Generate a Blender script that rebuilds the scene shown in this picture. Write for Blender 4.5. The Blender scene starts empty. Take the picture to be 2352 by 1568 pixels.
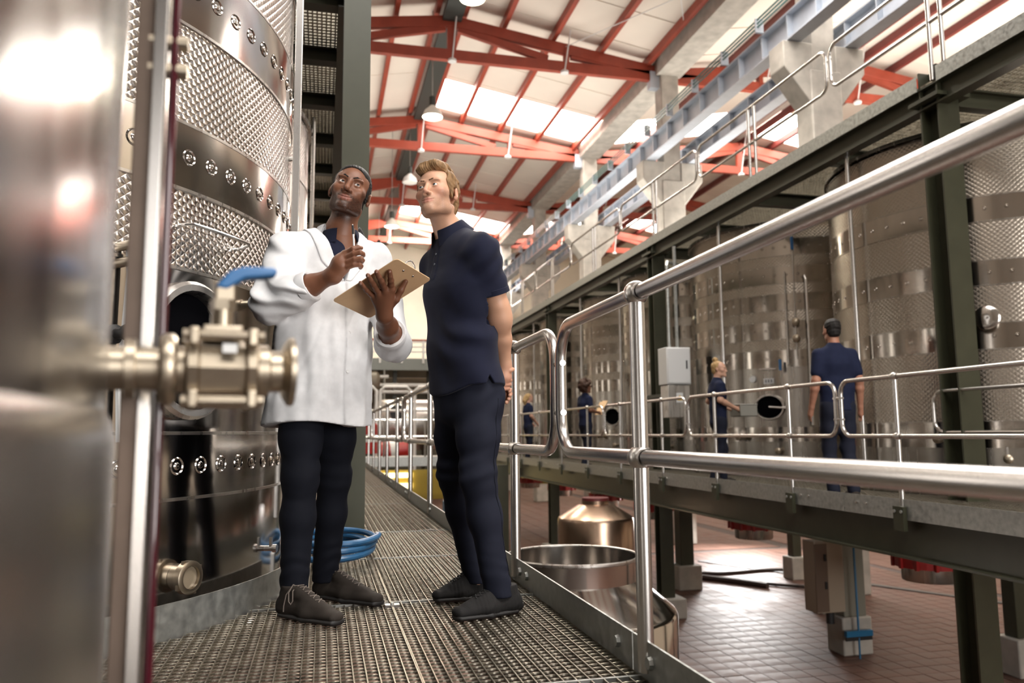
import bpy, bmesh, math, random
import numpy as np
from mathutils import Vector, Matrix
random.seed(7); np.random.seed(7)
SC = bpy.context.scene
COL = SC.collection
PI = math.pi

# ---------------------------------------------------------------- camera
H0 = 0.72                                   # eye height above the walkway grating
def cam_axes(yaw, pit, rol):
    f = Vector((math.sin(yaw)*math.cos(pit), math.cos(yaw)*math.cos(pit), math.sin(pit)))
    r = Vector((math.cos(yaw), -math.sin(yaw), 0)); u = r.cross(f)
    return math.cos(rol)*r+math.sin(rol)*u, -math.sin(rol)*r+math.cos(rol)*u, f
cr, cu, cf = cam_axes(0.23664443, 0.11619817, -0.00865564)
cd = bpy.data.cameras.new('camera'); cam = bpy.data.objects.new('camera', cd); COL.objects.link(cam)
cam.matrix_world = Matrix(((cr.x, cu.x, -cf.x, 0), (cr.y, cu.y, -cf.y, 0), (cr.z, cu.z, -cf.z, H0), (0, 0, 0, 1)))
cd.sensor_width = 36; cd.sensor_fit = 'HORIZONTAL'; cd.lens = 1800/2352*36
cd.clip_start = 0.05; cd.clip_end = 300
cd.dof.use_dof = True; cd.dof.focus_distance = 3.2; cd.dof.aperture_fstop = 2.8
SC.camera = cam

# ---------------------------------------------------------------- world, lights, exposure
SC.view_settings.view_transform = 'Standard'; SC.view_settings.look = 'None'
SC.view_settings.gamma = 1.0; SC.view_settings.use_curve_mapping = False
SC.view_settings.exposure = 0.12
wd = bpy.data.worlds.new('world'); SC.world = wd; wd.use_nodes = True
wd.node_tree.nodes['Background'].inputs[0].default_value = (0.75, 0.85, 1.0, 1)
wd.node_tree.nodes['Background'].inputs[1].default_value = 1.0
cy = SC.cycles
cy.max_bounces = 7; cy.diffuse_bounces = 4; cy.glossy_bounces = 5; cy.transmission_bounces = 5; cy.transparent_max_bounces = 6
cy.sample_clamp_indirect = 6; cy.caustics_reflective = False; cy.caustics_refractive = False
cy.use_denoising = True
def area(name, loc, target, sx, sy, power, color):
    l = bpy.data.lights.new(name, 'AREA'); l.shape = 'RECTANGLE'; l.size = sx; l.size_y = sy
    l.energy = power; l.color = color
    o = bpy.data.objects.new(name, l); COL.objects.link(o); o.location = loc
    o.rotation_euler = (Vector(target)-Vector(loc)).to_track_quat('-Z', 'Y').to_euler()
    return o
SKY = 15.0                                   # radiance of the daylit roof windows
LAMP = 25.0
area('window_light_back', (4.4, -7.4, 1.9), (0.5, 3.3, 1.3), 8.0, 5.0, 1250, (1.0, 0.97, 0.94))  # added frontal fill; the back wall has no window
area('roof_light_front', (5.2, 12.6, 12.2), (3.0, 4.5, 0.5), 8.0, 2.4, 1100, (1.0, 0.97, 0.92))
area('roof_light_near', (2.0, -2.4, 11.8), (0.6, 3.0, 0.8), 13.0, 6.0, 1750, (1.0, 0.97, 0.93))  # added fill for the foreground, wider than the unseen roof window above
area('roof_light_far', (6.8, 43.5, 12.4), (3.0, 50.0, 6.0), 6.0, 2.2, 1900, (1.0, 0.95, 0.87))
area('door_light_right', (11.6, 20.6, -0.8), (10.2, 18.2, -2.6), 1.6, 1.4, 420, (1.0, 0.97, 0.95))
area('uplight_row', (8.0, 24.0, 5.3), (6.0, 25.0, 13.2), 2.6, 34.0, 2300, (1.0, 0.94, 0.86))  # added to brighten the roof; no lamps known there
# ---------------------------------------------------------------- materials
MATS = {}
def nt(m):
    return m.node_tree.nodes, m.node_tree.links
def mat(name, color, rough=0.5, metal=0.0, noise=None, bump=None, emit=None, spec=None, rough_var=0.0, stretch=(1,1,1), coat=0.0):
    if name in MATS: return MATS[name]
    m = bpy.data.materials.new(name); m.use_nodes = True; N, L = nt(m); b = N['Principled BSDF']
    b.inputs['Base Color'].default_value = (*color, 1); b.inputs['Roughness'].default_value = rough; b.inputs['Metallic'].default_value = metal
    if spec is not None: b.inputs['Specular IOR Level'].default_value = spec
    if coat: b.inputs['Coat Weight'].default_value = coat
    tc = mp = None
    def coords():
        nonlocal tc, mp
        if mp is None:
            tc = N.new('ShaderNodeTexCoord'); mp = N.new('ShaderNodeMapping'); mp.inputs['Scale'].default_value = stretch
            L.new(tc.outputs['Object'], mp.inputs['Vector'])
        return mp.outputs['Vector']
    if noise:                                  # (scale, amount): grain and wear of the surface colour
        sc, am = noise
        n = N.new('ShaderNodeTexNoise'); n.inputs['Scale'].default_value = sc; n.inputs['Detail'].default_value = 5
        L.new(coords(), n.inputs['Vector'])
        r = N.new('ShaderNodeMapRange'); r.inputs['From Min'].default_value = 0.3; r.inputs['From Max'].default_value = 0.7
        r.inputs['To Min'].default_value = 1-am; r.inputs['To Max'].default_value = 1+am*0.6
        L.new(n.outputs['Fac'], r.inputs['Value'])
        mx = N.new('ShaderNodeMix'); mx.data_type = 'RGBA'; mx.blend_type = 'MULTIPLY'; mx.inputs['Factor'].default_value = 1
        mx.inputs['A'].default_value = (*color, 1); L.new(r.outputs['Result'], mx.inputs['B']); L.new(mx.outputs['Result'], b.inputs['Base Color'])
        if rough_var:
            r2 = N.new('ShaderNodeMapRange'); r2.inputs['From Min'].default_value = 0.3; r2.inputs['From Max'].default_value = 0.7
            r2.inputs['To Min'].default_value = max(0.02, rough-rough_var); r2.inputs['To Max'].default_value = rough+rough_var
            L.new(n.outputs['Fac'], r2.inputs['Value']); L.new(r2.outputs['Result'], b.inputs['Roughness'])
    if bump:                                   # (scale, strength, distance)
        n = N.new('ShaderNodeTexNoise'); n.inputs['Scale'].default_value = bump[0]; n.inputs['Detail'].default_value = 3
        L.new(coords(), n.inputs['Vector'])
        bp = N.new('ShaderNodeBump'); bp.inputs['Strength'].default_value = bump[1]; bp.inputs['Distance'].default_value = bump[2]
        L.new(n.outputs['Fac'], bp.inputs['Height']); L.new(bp.outputs['Normal'], b.inputs['Normal'])
    if emit:
        b.inputs['Emission Color'].default_value = (*emit[0], 1); b.inputs['Emission Strength'].default_value = emit[1]
    MATS[name] = m; return m

def emboss_mat(name, radius, cw, ch, color, rough, strength, dist):
    """stainless sheet rolled with a quilted relief; u runs round the tank, v up it"""
    if name in MATS: return MATS[name]
    m = mat(name, color, rough, 1.0); N, L = nt(m); b = N['Principled BSDF']
    tc = N.new('ShaderNodeTexCoord'); sp = N.new('ShaderNodeSeparateXYZ'); L.new(tc.outputs['Object'], sp.inputs[0])
    def M(op, a, bb=None):
        n = N.new('ShaderNodeMath'); n.operation = op
        for i, v in enumerate((a, bb)):
            if v is None: continue
            if isinstance(v, (int, float)): n.inputs[i].default_value = v
            else: L.new(v, n.inputs[i])
        return n.outputs[0]
    u = M('MULTIPLY', M('ARCTAN2', sp.outputs[1], sp.outputs[0]), radius*PI/cw)
    v = M('MULTIPLY', sp.outputs[2], PI/ch)
    h = M('ABSOLUTE', M('MULTIPLY', M('SINE', M('ADD', u, v)), M('SINE', M('SUBTRACT', u, v))))
    h = M('POWER', h, 0.6)
    nz = N.new('ShaderNodeTexNoise'); nz.inputs['Scale'].default_value = 9; L.new(tc.outputs['Object'], nz.inputs['Vector'])
    h = M('ADD', h, M('MULTIPLY', nz.outputs['Fac'], 0.8))
    bp = N.new('ShaderNodeBump'); bp.inputs['Strength'].default_value = strength; bp.inputs['Distance'].default_value = dist
    L.new(h, bp.inputs['Height']); L.new(bp.outputs['Normal'], b.inputs['Normal'])
    return m

STEEL = mat('stainless_sheet', (0.56, 0.53, 0.50), 0.13, 1, noise=(3.0, 0.06), bump=(4.5, 0.10, 0.01), stretch=(1, 1, 0.12), rough_var=0.03)
STEELB = mat('stainless_brushed', (0.62, 0.60, 0.57), 0.3, 1, noise=(30, 0.08), stretch=(1, 1, 0.05), rough_var=0.06)
TUBE = mat('satin_steel_tube', (0.60, 0.58, 0.56), 0.27, 1)
CAST = mat('cast_steel', (0.42, 0.36, 0.28), 0.36, 1, noise=(20, 0.12))
GALV = mat('galvanised_steel', (0.42, 0.43, 0.41), 0.42, 0.75, noise=(26, 0.22), rough_var=0.1)
GALVD = mat('galvanised_grating', (0.36, 0.33, 0.27), 0.36, 0.85, noise=(14, 0.25), rough_var=0.1)
GREEN = mat('dark_olive_paint', (0.046, 0.047, 0.028), 0.36, 0, noise=(6, 0.12))
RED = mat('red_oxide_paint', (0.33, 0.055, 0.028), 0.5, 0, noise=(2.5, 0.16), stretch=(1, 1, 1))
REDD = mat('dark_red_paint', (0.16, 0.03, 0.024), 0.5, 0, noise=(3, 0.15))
CREAM = mat('cream_plaster', (0.82, 0.74, 0.60), 0.8, 0, noise=(1.2, 0.05))
WALLD = mat('grey_brown_plaster', (0.20, 0.17, 0.14), 0.8, 0, noise=(0.9, 0.2))
CEIL = mat('roof_sheet', (0.78, 0.71, 0.62), 0.7, 0, noise=(0.7, 0.05))
CONC = mat('concrete', (0.50, 0.47, 0.42), 0.85, 0, noise=(3, 0.22), bump=(30, 0.2, 0.01))
CRANE = mat('pale_grey_blue_paint', (0.50, 0.55, 0.62), 0.45, 0, noise=(4, 0.08))
DARK = mat('dark_cable_tray', (0.035, 0.04, 0.035), 0.6)
BLACK = mat('dark_tank_interior', (0.004, 0.004, 0.005), 0.9, spec=0.0)
RUBBER = mat('black_rubber', (0.015, 0.015, 0.016), 0.55)
WHITEP = mat('white_enamel', (0.75, 0.75, 0.74), 0.4)
HOSE = mat('blue_hose_plastic', (0.03, 0.13, 0.28), 0.35, noise=(30, 0.15))
HANDLE = mat('blue_handle_plastic', (0.02, 0.14, 0.36), 0.3)
WINE = mat('red_wine_tube', (0.055, 0.003, 0.010), 0.08, coat=0.6)
TILE = mat('terracotta_tile', (0.13, 0.068, 0.05), 0.55, 0, noise=(2.2, 0.25), rough_var=0.1, spec=.3)
GROUT = mat('floor_grout', (0.06, 0.042, 0.035), 0.8, noise=(8, 0.15))
REDPL = mat('red_enamel', (0.42, 0.02, 0.02), 0.35)
SKYG = mat('daylit_roof_glazing', (0.9, 0.9, 0.9), 0.5, emit=((1.0, 0.95, 0.86), SKY))
LAMPG = mat('lit_lamp_lens', (0.9, 0.9, 0.8), 0.4, emit=((1.0, 0.93, 0.68), LAMP))
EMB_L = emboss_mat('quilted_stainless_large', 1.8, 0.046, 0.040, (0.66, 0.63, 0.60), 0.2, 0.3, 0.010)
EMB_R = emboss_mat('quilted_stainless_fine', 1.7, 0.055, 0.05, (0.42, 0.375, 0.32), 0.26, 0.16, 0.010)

# ---------------------------------------------------------------- mesh builder
class MB:
    def __init__(s): s.v = []; s.f = []
    def add(s, vs, fs):
        o = len(s.v); s.v.extend([tuple(v) for v in vs]); s.f.extend([tuple(i+o for i in f) for f in fs])
    def box(s, c, d, R=None):
        x, y, z = d[0]/2, d[1]/2, d[2]/2
        vs = [Vector((a*x, b*y, e*z)) for a in (-1, 1) for b in (-1, 1) for e in (-1, 1)]
        if R is not None: vs = [R @ v for v in vs]
        c = Vector(c)
        s.add([v+c for v in vs], [(0, 1, 3, 2), (4, 6, 7, 5), (0, 4, 5, 1), (2, 3, 7, 6), (0, 2, 6, 4), (1, 5, 7, 3)])
        return s
    def span(s, a, b):
        return s.box([(a[i]+b[i])/2 for i in range(3)], [abs(b[i]-a[i]) for i in range(3)])
    def bar(s, p0, p1, w, h, up=(0, 0, 1)):
        p0, p1 = Vector(p0), Vector(p1); d = p1-p0; l = d.length; d.normalize(); up = Vector(up)
        x = d.cross(up); x.normalize(); u = x.cross(d)
        R = Matrix((x, d, u)).transposed()
        return s.box((p0+p1)/2, (w, l, h), R)
    def hbeam(s, p0, p1, dep, wid, tf, tw, up=(0, 0, 1)):
        p0, p1, = Vector(p0), Vector(p1); d = (p1-p0).normalized(); up = Vector(up); x = d.cross(up).normalized(); u = x.cross(d)
        s.bar(p0+u*(dep-tf)/2, p1+u*(dep-tf)/2, wid, tf, up); s.bar(p0-u*(dep-tf)/2, p1-u*(dep-tf)/2, wid, tf, up)
        return s.bar(p0, p1, tw, dep-2*tf, up)
    def tube(s, pts, r, seg=10, closed=False, caps=True):
        P = [Vector(p) for p in pts]; n = len(P); rr = r if hasattr(r, '__len__') else [r]*n
        T = []
        for i in range(n):
            a = P[(i-1) % n] if (closed or i > 0) else P[i]; b = P[(i+1) % n] if (closed or i < n-1) else P[i]
            T.append((b-a).normalized())
        t = T[0]; nrm = t.orthogonal().normalized(); rings = []
        for i in range(n):
            q = t.rotation_difference(T[i]); nrm = q @ nrm; t = T[i]; bi = t.cross(nrm)
            rings.append([P[i]+(nrm*math.cos(2*PI*k/seg)+bi*math.sin(2*PI*k/seg))*rr[i] for k in range(seg)])
        vs = [v for g in rings for v in g]; fs = []
        for i in range(n if closed else n-1):
            j = (i+1) % n
            if closed and j == 0:
                best = min(range(seg), key=lambda k: (rings[0][k]-rings[i][0]).length)
            else: best = 0
            for k in range(seg):
                k2 = (k+1) % seg
                fs.append((i*seg+k, i*seg+k2, j*seg+(k2+best) % seg, j*seg+(k+best) % seg))
        if not closed and caps:
            fs.append(tuple(reversed(range(seg)))); fs.append(tuple((n-1)*seg+k for k in range(seg)))
        s.add(vs, fs); return s
    def lathe(s, prof, c=(0, 0, 0), axis=(0, 0, 1), seg=24, a0=0, a1=2*PI, ex=None, sx=1, sy=1):
        ax = Vector(axis).normalized(); x = Vector(ex).normalized() if ex else ax.orthogonal().normalized()
        if abs(ax.z) > 0.999 and ex is None: x = Vector((1, 0, 0))
        y = ax.cross(x); c = Vector(c); full = abs(a1-a0-2*PI) < 1e-6; m = seg if full else seg+1
        vs = []; fs = []
        for r, z in prof:
            for k in range(m):
                a = a0+(a1-a0)*k/seg
                vs.append(c+ax*z+x*(math.cos(a)*r*sx)+y*(math.sin(a)*r*sy))
        for i in range(len(prof)-1):
            for k in range(seg):
                k2 = (k+1) % m
                if prof[i][0] < 1e-6: fs.append((i*m+k, (i+1)*m+k2, (i+1)*m+k))
                elif prof[i+1][0] < 1e-6: fs.append((i*m+k, i*m+k2, (i+1)*m+k))
                else: fs.append((i*m+k, i*m+k2, (i+1)*m+k2, (i+1)*m+k))
        s.add(vs, fs); return s
    def cyl(s, p0, p1, r, seg=16, r1=None):
        p0, p1 = Vector(p0), Vector(p1); l = (p1-p0).length
        r1 = r if r1 is None else r1
        return s.lathe([(0, 0), (r, 0), (r1, l), (0, l)], p0, p1-p0, seg)
    def sphere(s, c, r, seg=16, rings=8, sc=(1, 1, 1)):
        o = len(s.v)
        s.lathe([(math.sin(PI*i/rings)*r, -math.cos(PI*i/rings)*r) for i in range(rings+1)], (0, 0, 0), (0, 0, 1), seg)
        c = Vector(c)
        for i in range(o, len(s.v)): v = s.v[i]; s.v[i] = (v[0]*sc[0]+c.x, v[1]*sc[1]+c.y, v[2]*sc[2]+c.z)
        return s
    def prism(s, poly, o, ux, uy, depth):
        ux, uy, o = Vector(ux), Vector(uy), Vector(o); n = ux.cross(uy).normalized()*depth; k = len(poly)
        a = [o+ux*p[0]+uy*p[1] for p in poly]; b = [p+n for p in a]
        s.add(a+b, [tuple(reversed(range(k))), tuple(range(k, 2*k))]+[(i, (i+1) % k, k+(i+1) % k, k+i) for i in range(k)])
        return s
    def build(s, name, m, parent=None, smooth=35, bevel=0):
        org = ORG.get(parent.name, Vector((0, 0, 0))) if parent is not None else Vector((0, 0, 0))
        me = bpy.data.meshes.new(name)
        V = np.array(s.v, dtype=float)-np.array(org)
        me.from_pydata(V.tolist(), [], s.f); me.materials.append(m)
        if smooth:
            me.polygons.foreach_set('use_smooth', [True]*len(me.polygons)); me.set_sharp_from_angle(angle=math.radians(smooth))
        me.update()
        o = bpy.data.objects.new(name, me); COL.objects.link(o)
        if parent is not None: o.parent = parent; ORG[o.name] = org
        if bevel:
            bv = o.modifiers.new('bevel', 'BEVEL'); bv.width = bevel; bv.segments = 2; bv.limit_method = 'ANGLE'
        return o
ORG = {}
def tag(o, label=None, cat=None, group=None, kind=None):
    if label: o['label'] = label
    if cat: o['category'] = cat
    if group: o['group'] = group
    if kind: o['kind'] = kind
    return o
def thing(name, label, cat, loc=(0, 0, 0), group=None):
    o = bpy.data.objects.new(name, None); COL.objects.link(o); o.location = loc; o.empty_display_size = 0.1
    ORG[o.name] = Vector(loc)
    return tag(o, label, cat, group)
def copy_tree(o, loc=None, parent=None):
    c = o.copy(); COL.objects.link(c)
    if parent is not None: c.parent = parent
    if loc is not None: c.location = loc
    ORG[c.name] = Vector(c.location) if parent is None else ORG[parent.name]
    for ch in [x for x in o.children]: copy_tree(ch, None, c)
    return c
def structure(name, mb, m, **k):
    return tag(mb.build(name, m, **k), kind='structure')
# ---------------------------------------------------------------- the hall
ZF = -2.6
RIDGE, EAVE, RIDGE2, EAVE2 = 3.55, 10.5, 17.45, 24.4
XW, Y0, Y1 = -4.3, -8.0, 52.0
def roof_z(x):
    if x <= EAVE: return 13.62-0.172*abs(x-RIDGE)
    return 13.62-0.172*abs(x-RIDGE2)
structure('wall_left', MB().span((XW-.2, Y0, ZF), (XW, Y1, 12.6)), WALLD)
structure('wall_right', MB().span((EAVE2, Y0, ZF), (EAVE2+.2, Y1, 12.6)), CREAM)
structure('wall_back', MB().span((XW, Y0-.2, ZF), (EAVE2, Y0, 13.7)), WALLD)
structure('wall_end', MB().span((XW, Y1, ZF), (EAVE2, Y1+.2, 13.7)), CREAM)
floor = structure('floor', MB().span((XW, Y0, ZF-.3), (EAVE2, Y1, ZF-.012)), GROUT)
# floor tiles: laid one by one where the camera can tell them apart, joined beyond
tile_me = None
cand = []
TX, TY = 0.30, 0.30
x = 3.4
while x < 13.2:
    y = 5.5
    while y < 20.5:
        dx = cr.dot(Vector((x, y, ZF-H0))); dz = cf.dot(Vector((x, y, ZF-H0)))
        px = 1176+1800*dx/dz; py = 784-1800*cu.dot(Vector((x, y, ZF-H0)))/dz
        if px > 1480 and px < 2420 and py > 1180: cand.append((dz if px > 1540 and py < 1620 else dz+50, x, y))
        y += TY
    x += TX
cand.sort()
mbt = MB().box((0, 0, 0), (TX-.012, TY-.012, .024))
t0 = mbt.build('tile', TILE, floor, smooth=0); t0.location = (cand[0][1], cand[0][2], ZF-.012)
for i, (d, x, y) in enumerate(cand[1:290]):
    t = t0.copy(); COL.objects.link(t); t.parent = floor
    t.location = (x, y, ZF-.012+random.uniform(-.002, .002))
rest = MB()
for d, x, y in cand[290:]: rest.box((x, y, ZF-.012), (TX-.012, TY-.012, .024))
tag(rest.build('tile_field', TILE, floor, smooth=0), kind='stuff')
rest = MB()
for (xa, xb, ya, yb) in ((-4.2, 3.3, 2, 51), (3.3, 13.3, 20.7, 51), (13.4, 24.3, -6, 51), (3.3, 13.3, -6, 5.3)):
    x = xa
    while x < xb-.6:
        y = ya
        while y < yb-.6: rest.span((x, y, ZF-.03), (x+.588, y+.588, ZF)); y += .6
        x += .6
tag(rest.build('tile_field', TILE, floor, smooth=0), kind='stuff')

# roof sheets with daylight strips left open in them
SKYY = [(-3.6, -1.2), (11.7, 14.1), (27.0, 29.5), (42.3, 44.8)]
segs = []; y = Y0
for a, b in SKYY: segs.append((y, a, 0)); segs.append((a, b, 1)); y = b
segs.append((y, Y1, 0))
ce = MB(); wins = []
def slope(xa, xb, sky):
    za, zb = roof_z(xa+1e-4 if xa < xb else xa), roof_z(xb-1e-4)
    if xa == EAVE: za = 13.62-0.172*abs(EAVE-RIDGE)
    for ya, yb, k in segs:
        if k and sky:
            ins = 0.35
            f = lambda x: za+(zb-za)*(x-xa)/(xb-xa)
            for u, v in ((xa, xa+ins), (xb-ins, xb)):
                ce.add([(u, ya, f(u)), (v, ya, f(v)), (v, yb, f(v)), (u, yb, f(u)), (u, ya, f(u)+.08), (v, ya, f(v)+.08), (v, yb, f(v)+.08), (u, yb, f(u)+.08)],
                       [(0, 1, 2, 3), (7, 6, 5, 4), (0, 4, 5, 1), (1, 5, 6, 2), (2, 6, 7, 3), (3, 7, 4, 0)])
            u, v = xa+ins, xb-ins
            w = MB(); w.add([(u, ya, f(u)+.05), (v, ya, f(v)+.05), (v, yb, f(v)+.05), (u, yb, f(u)+.05), (u, ya, f(u)+.07), (v, ya, f(v)+.07), (v, yb, f(v)+.07), (u, yb, f(u)+.07)],
                            [(0, 1, 2, 3), (7, 6, 5, 4), (0, 4, 5, 1), (1, 5, 6, 2), (2, 6, 7, 3), (3, 7, 4, 0)])
            wins.append(w)
        else:
            ce.add([(xa, ya, za), (xb, ya, zb), (xb, yb, zb), (xa, yb, za), (xa, ya, za+.08), (xb, ya, zb+.08), (xb, yb, zb+.08), (xa, yb, za+.08)],
                   [(0, 1, 2, 3), (7, 6, 5, 4), (0, 4, 5, 1), (1, 5, 6, 2), (2, 6, 7, 3), (3, 7, 4, 0)])
slope(XW, RIDGE, False); slope(RIDGE, EAVE, True); slope(EAVE, RIDGE2, True); slope(RIDGE2, EAVE2, True)
ceiling = structure('ceiling', ce, CEIL)
for i, w in enumerate(wins): structure('window_%d' % (i+1), w, SKYG, smooth=0)
ADDGLOW = mat('lit_side_window', (.9, .9, .9), .3, emit=((1.0, .95, .86), 3.0))
for k, y in enumerate((2.4, 6.2, 10.1, 13.0, 16.4, 19.5, 23.0, 27.0, 31.0)):
    structure('window_%d' % (20+k), MB().span((XW-.02, y-.22, .6), (XW+.02, y+.22, 3.2)), ADDGLOW, smooth=0)  # glowing panes added for reflections and light; no windows known here
for px_ in (XW+.3, -2.6, -1.1, .4, 1.9, RIDGE-.42, RIDGE+.42, 5.2, 6.75, 8.3, 9.85, 11.15, 12.7, 14.25, 15.8, RIDGE2-.4, RIDGE2+.4, 19.1, 20.7, 22.3, 24.0):
    z = roof_z(px_)-.13
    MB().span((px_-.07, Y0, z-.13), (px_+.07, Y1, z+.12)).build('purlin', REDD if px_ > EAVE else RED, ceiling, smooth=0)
for k in range(26):                            # lap joints of the roof sheets: thin standing ribs under the sheet
    y = 8+k*1.7
    mb = MB()
    for xa, xb in ((XW, RIDGE), (RIDGE, EAVE), (EAVE, RIDGE2), (RIDGE2, EAVE2)):
        if any(a-.1 < y < b+.1 for a, b in SKYY): continue
        za = roof_z(xa) if xa != EAVE else 13.62-.172*6.95; zb = roof_z(xb) if xb != EAVE else za*0+13.62-.172*6.95
        mb.bar((xa+.05, y, za-.012), (xb-.05, y, zb-.012), .03, .02)
    if mb.v: mb.build('sheet_joint', CEIL, ceiling, smooth=0)
MB().cyl((7.1, 22.1, 12.62), (9.85, 17.2, 12.36), .014, 6).build('brace_rod', WHITEP, ceiling)
MB().cyl((7.1, 14.6, 12.62), (9.85, 19.5, 12.36), .014, 6).build('brace_rod', WHITEP, ceiling)
MB().span((RIDGE-.28, Y0+.5, 13.02), (RIDGE+.28, Y1-1, 13.2)).build('ridge_cable_tray', DARK, ceiling, smooth=0)

# trusses
TRUSSY = [14.5+7.65*n for n in range(5)]
ORD = ['first', 'second', 'third', 'fourth', 'fifth']
def truss(y, ridge, half, label, small):
    zc = 11.98; zt = 12.96
    r = thing('roof_truss', label, 'roof truss', (ridge, y, zc))
    a, b = ridge-half, ridge+half
    MB().span((a, y-.09, zc-.17), (b, y+.09, zc+.16)).build('bottom_chord', RED, r, bevel=.01)
    ze = 12.12
    MB().bar((ridge, y, zt+.09), (a, y, ze), .18, .34).build('top_chord', RED, r, bevel=.01)
    MB().bar((ridge, y, zt+.09), (b, y, ze), .18, .34).build('top_chord', RED, r, bevel=.01)
    MB().span((ridge-.13, y-.08, zc+.16), (ridge+.13, y+.08, zt+.05)).build('king_post', RED, r)
    for s in (-1, 1):
        MB().bar((ridge+s*.2, y, zt-.12), (ridge+s*3.0, y, zc+.2), .14, .22).build('strut', RED, r)
        MB().bar((ridge+s*3.6, y, zc+.1), (ridge+s*3.6, y, zt-.42), .14, .22, up=(0, 1, 0)).build('post', RED, r)
        MB().bar((ridge+s*3.75, y, zt-.6), (ridge+s*5.6, y, zc+.2), .14, .2).build('strut', RED, r)
        if small:
            MB().span((ridge+s*half-.35, y-.14, zc-.42), (ridge+s*half+.1, y+.14, zc+.12)).build('gusset_plate', CRANE, r)
    for s in ((0, .12), (3.5, .1), (-3.5, .1)):
        m = MB().cyl((ridge+s[0], y-.14, zc-.22), (ridge+s[0]+s[1], y-.5, roof_z(ridge+s[0])-.05), .022, 6)
        m.build('hanger_rod', WHITEP, r)
        MB().lathe([(0, 0), (.13, 0), (.13, .06), (.05, .12), (0, .12)], (ridge+s[0], y-.14, zc-.26), seg=10).build('rod_anchor', WHITEP, r)
    return r
for i, y in enumerate(TRUSSY):
    truss(y, RIDGE, 6.7, '%s red roof truss from the camera, in the bay over the walkways' % ORD[i], True)
    truss(y, RIDGE2, 6.7, '%s red roof truss from the camera, in the far bay behind the concrete pillars' % ORD[i], False)

# concrete pillars, eaves beam, crane girders
for i, n in enumerate((-1, 0, 1, 2, 3, 4)):
    y = 14.5+7.65*n
    p = thing('concrete_pillar', 'grey concrete pillar with forked corbels, %s of the row from the camera' % ['nearest'.replace('nearest', 'first'), 'second', 'third', 'fourth', 'fifth', 'last'][i], 'pillar', (EAVE, y, ZF))
    MB().span((EAVE-.38, y-.3, ZF), (EAVE+.38, y+.3, 8.5)).build('shaft', CONC, p, bevel=.03)
    MB().span((EAVE-.3, y-.25, 8.5), (EAVE+.3, y+.25, 12.0)).build('shaft_head', CONC, p, bevel=.03)
    for s in (-1, 1):
        MB().prism([(.36, -.2), (1.0, .62), (1.0, 1.2), (.28, 1.2), (.28, -.2)], (EAVE, y+.28*s, 7.9), (s, 0, 0), (0, 0, 1), .56).build('corbel', CONC, p, bevel=.02)
eb = MB().span((EAVE-.42, Y0, 11.95), (EAVE+.42, Y1, 12.42))
tag(eb.build('eaves_beam', CONC), 'long pale concrete gutter beam running along the top of the pillars', 'beam')
for s, w in ((-1, 'near'), (1, 'far')):
    g = thing('crane_girder', 'pale blue grey steel crane girder on the %s side of the concrete pillars' % w, 'crane girder', (EAVE+s*.72, 0, 9.1))
    MB().hbeam((EAVE+s*.72, Y0, 9.42), (EAVE+s*.72, Y1, 9.42), .62, .34, .04, .03).build('girder_beam', CRANE, g, smooth=0)
    MB().span((EAVE+s*.72-.04, Y0, 9.73), (EAVE+s*.72+.04, Y1, 9.80)).build('crane_rail', GALV, g, smooth=0)
    for k in range(48):
        y = 2+k*1.02
        MB().span((EAVE+s*.72-.15, y-.02, 9.16), (EAVE+s*.72+.15, y+.02, 9.69)).build('stiffener', CRANE, g, smooth=0)
    if s < 0:
        TEAL = mat('teal_conductor_plastic', (0.10, 0.22, 0.20), 0.3)
        for dz in (0, .09, .18): MB().span((EAVE-1.02, Y0, 9.86+dz), (EAVE-.99, Y1, 9.89+dz)).build('conductor_bar', TEAL, g, smooth=0)
        for k in range(30):
            y = 4+k*1.6
            MB().span((EAVE-1.04, y-.03, 9.76), (EAVE-.85, y+.03, 10.1)).build('conductor_bracket', CRANE, g, smooth=0)

# hanging lamps under the ridge
def lamp(x, y, z, zt, r, label, lit):
    t = thing('pendant_lamp', label, 'lamp', (x, y, z), 'high bay lamps under the roof ridge')
    MB().lathe([(r, 0), (r*.97, .06), (r*.78, .2), (r*.35, .32), (r*.28, .36), (0, .36)], (x, y, z), seg=28).build('shade', WHITEP if not lit else mat('lamp_shade_enamel', (.8, .78, .7), .35), t)
    MB().lathe([(0, -.02), (r*.6, -.015), (r*.96, .02), (0, .03)], (x, y, z), seg=28).build('lens', LAMPG if lit else mat('lamp_glass_unlit', (.85, .83, .78), .25), t)
    MB().lathe([(0, .36), (.1, .36), (.1, .62), (.05, .66), (0, .66)], (x, y, z), seg=14).build('ballast_housing', DARK, t)
    MB().cyl((x, y, z+.66), (x, y, zt), .012, 6).build('suspension_rod', GALV, t)
    if lit:
        l = bpy.data.lights.new('lamp_light', 'AREA'); l.shape = 'DISK'; l.size = r*1.7; l.energy = 260; l.color = (1, .93, .74)
        o = bpy.data.objects.new('lamp_light', l); COL.objects.link(o); o.parent = t; o.location = (0, 0, -.05)
lamp(2.84, 15, 9.62, roof_z(2.84),  .26, 'lit hanging lamp at the top edge of the picture, nearest of the row', True)
lamp(3.03, 22.5, 10.15, roof_z(3.03),  .3, 'lit hanging lamp before the left end of the big bright roof window', True)
lamp(3.18, 30.2, 10.6, roof_z(3.18),  .3, 'unlit white hanging lamp behind the fair haired man', False)
lamp(2.63, 32, 9.25, roof_z(2.63),  .29, 'lit yellow hanging lamp between the heads of the two men', True)
lamp(2.64, 40, 10.0, roof_z(2.64),  .28, 'farthest hanging lamp, small and white near the end wall', True)
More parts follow.
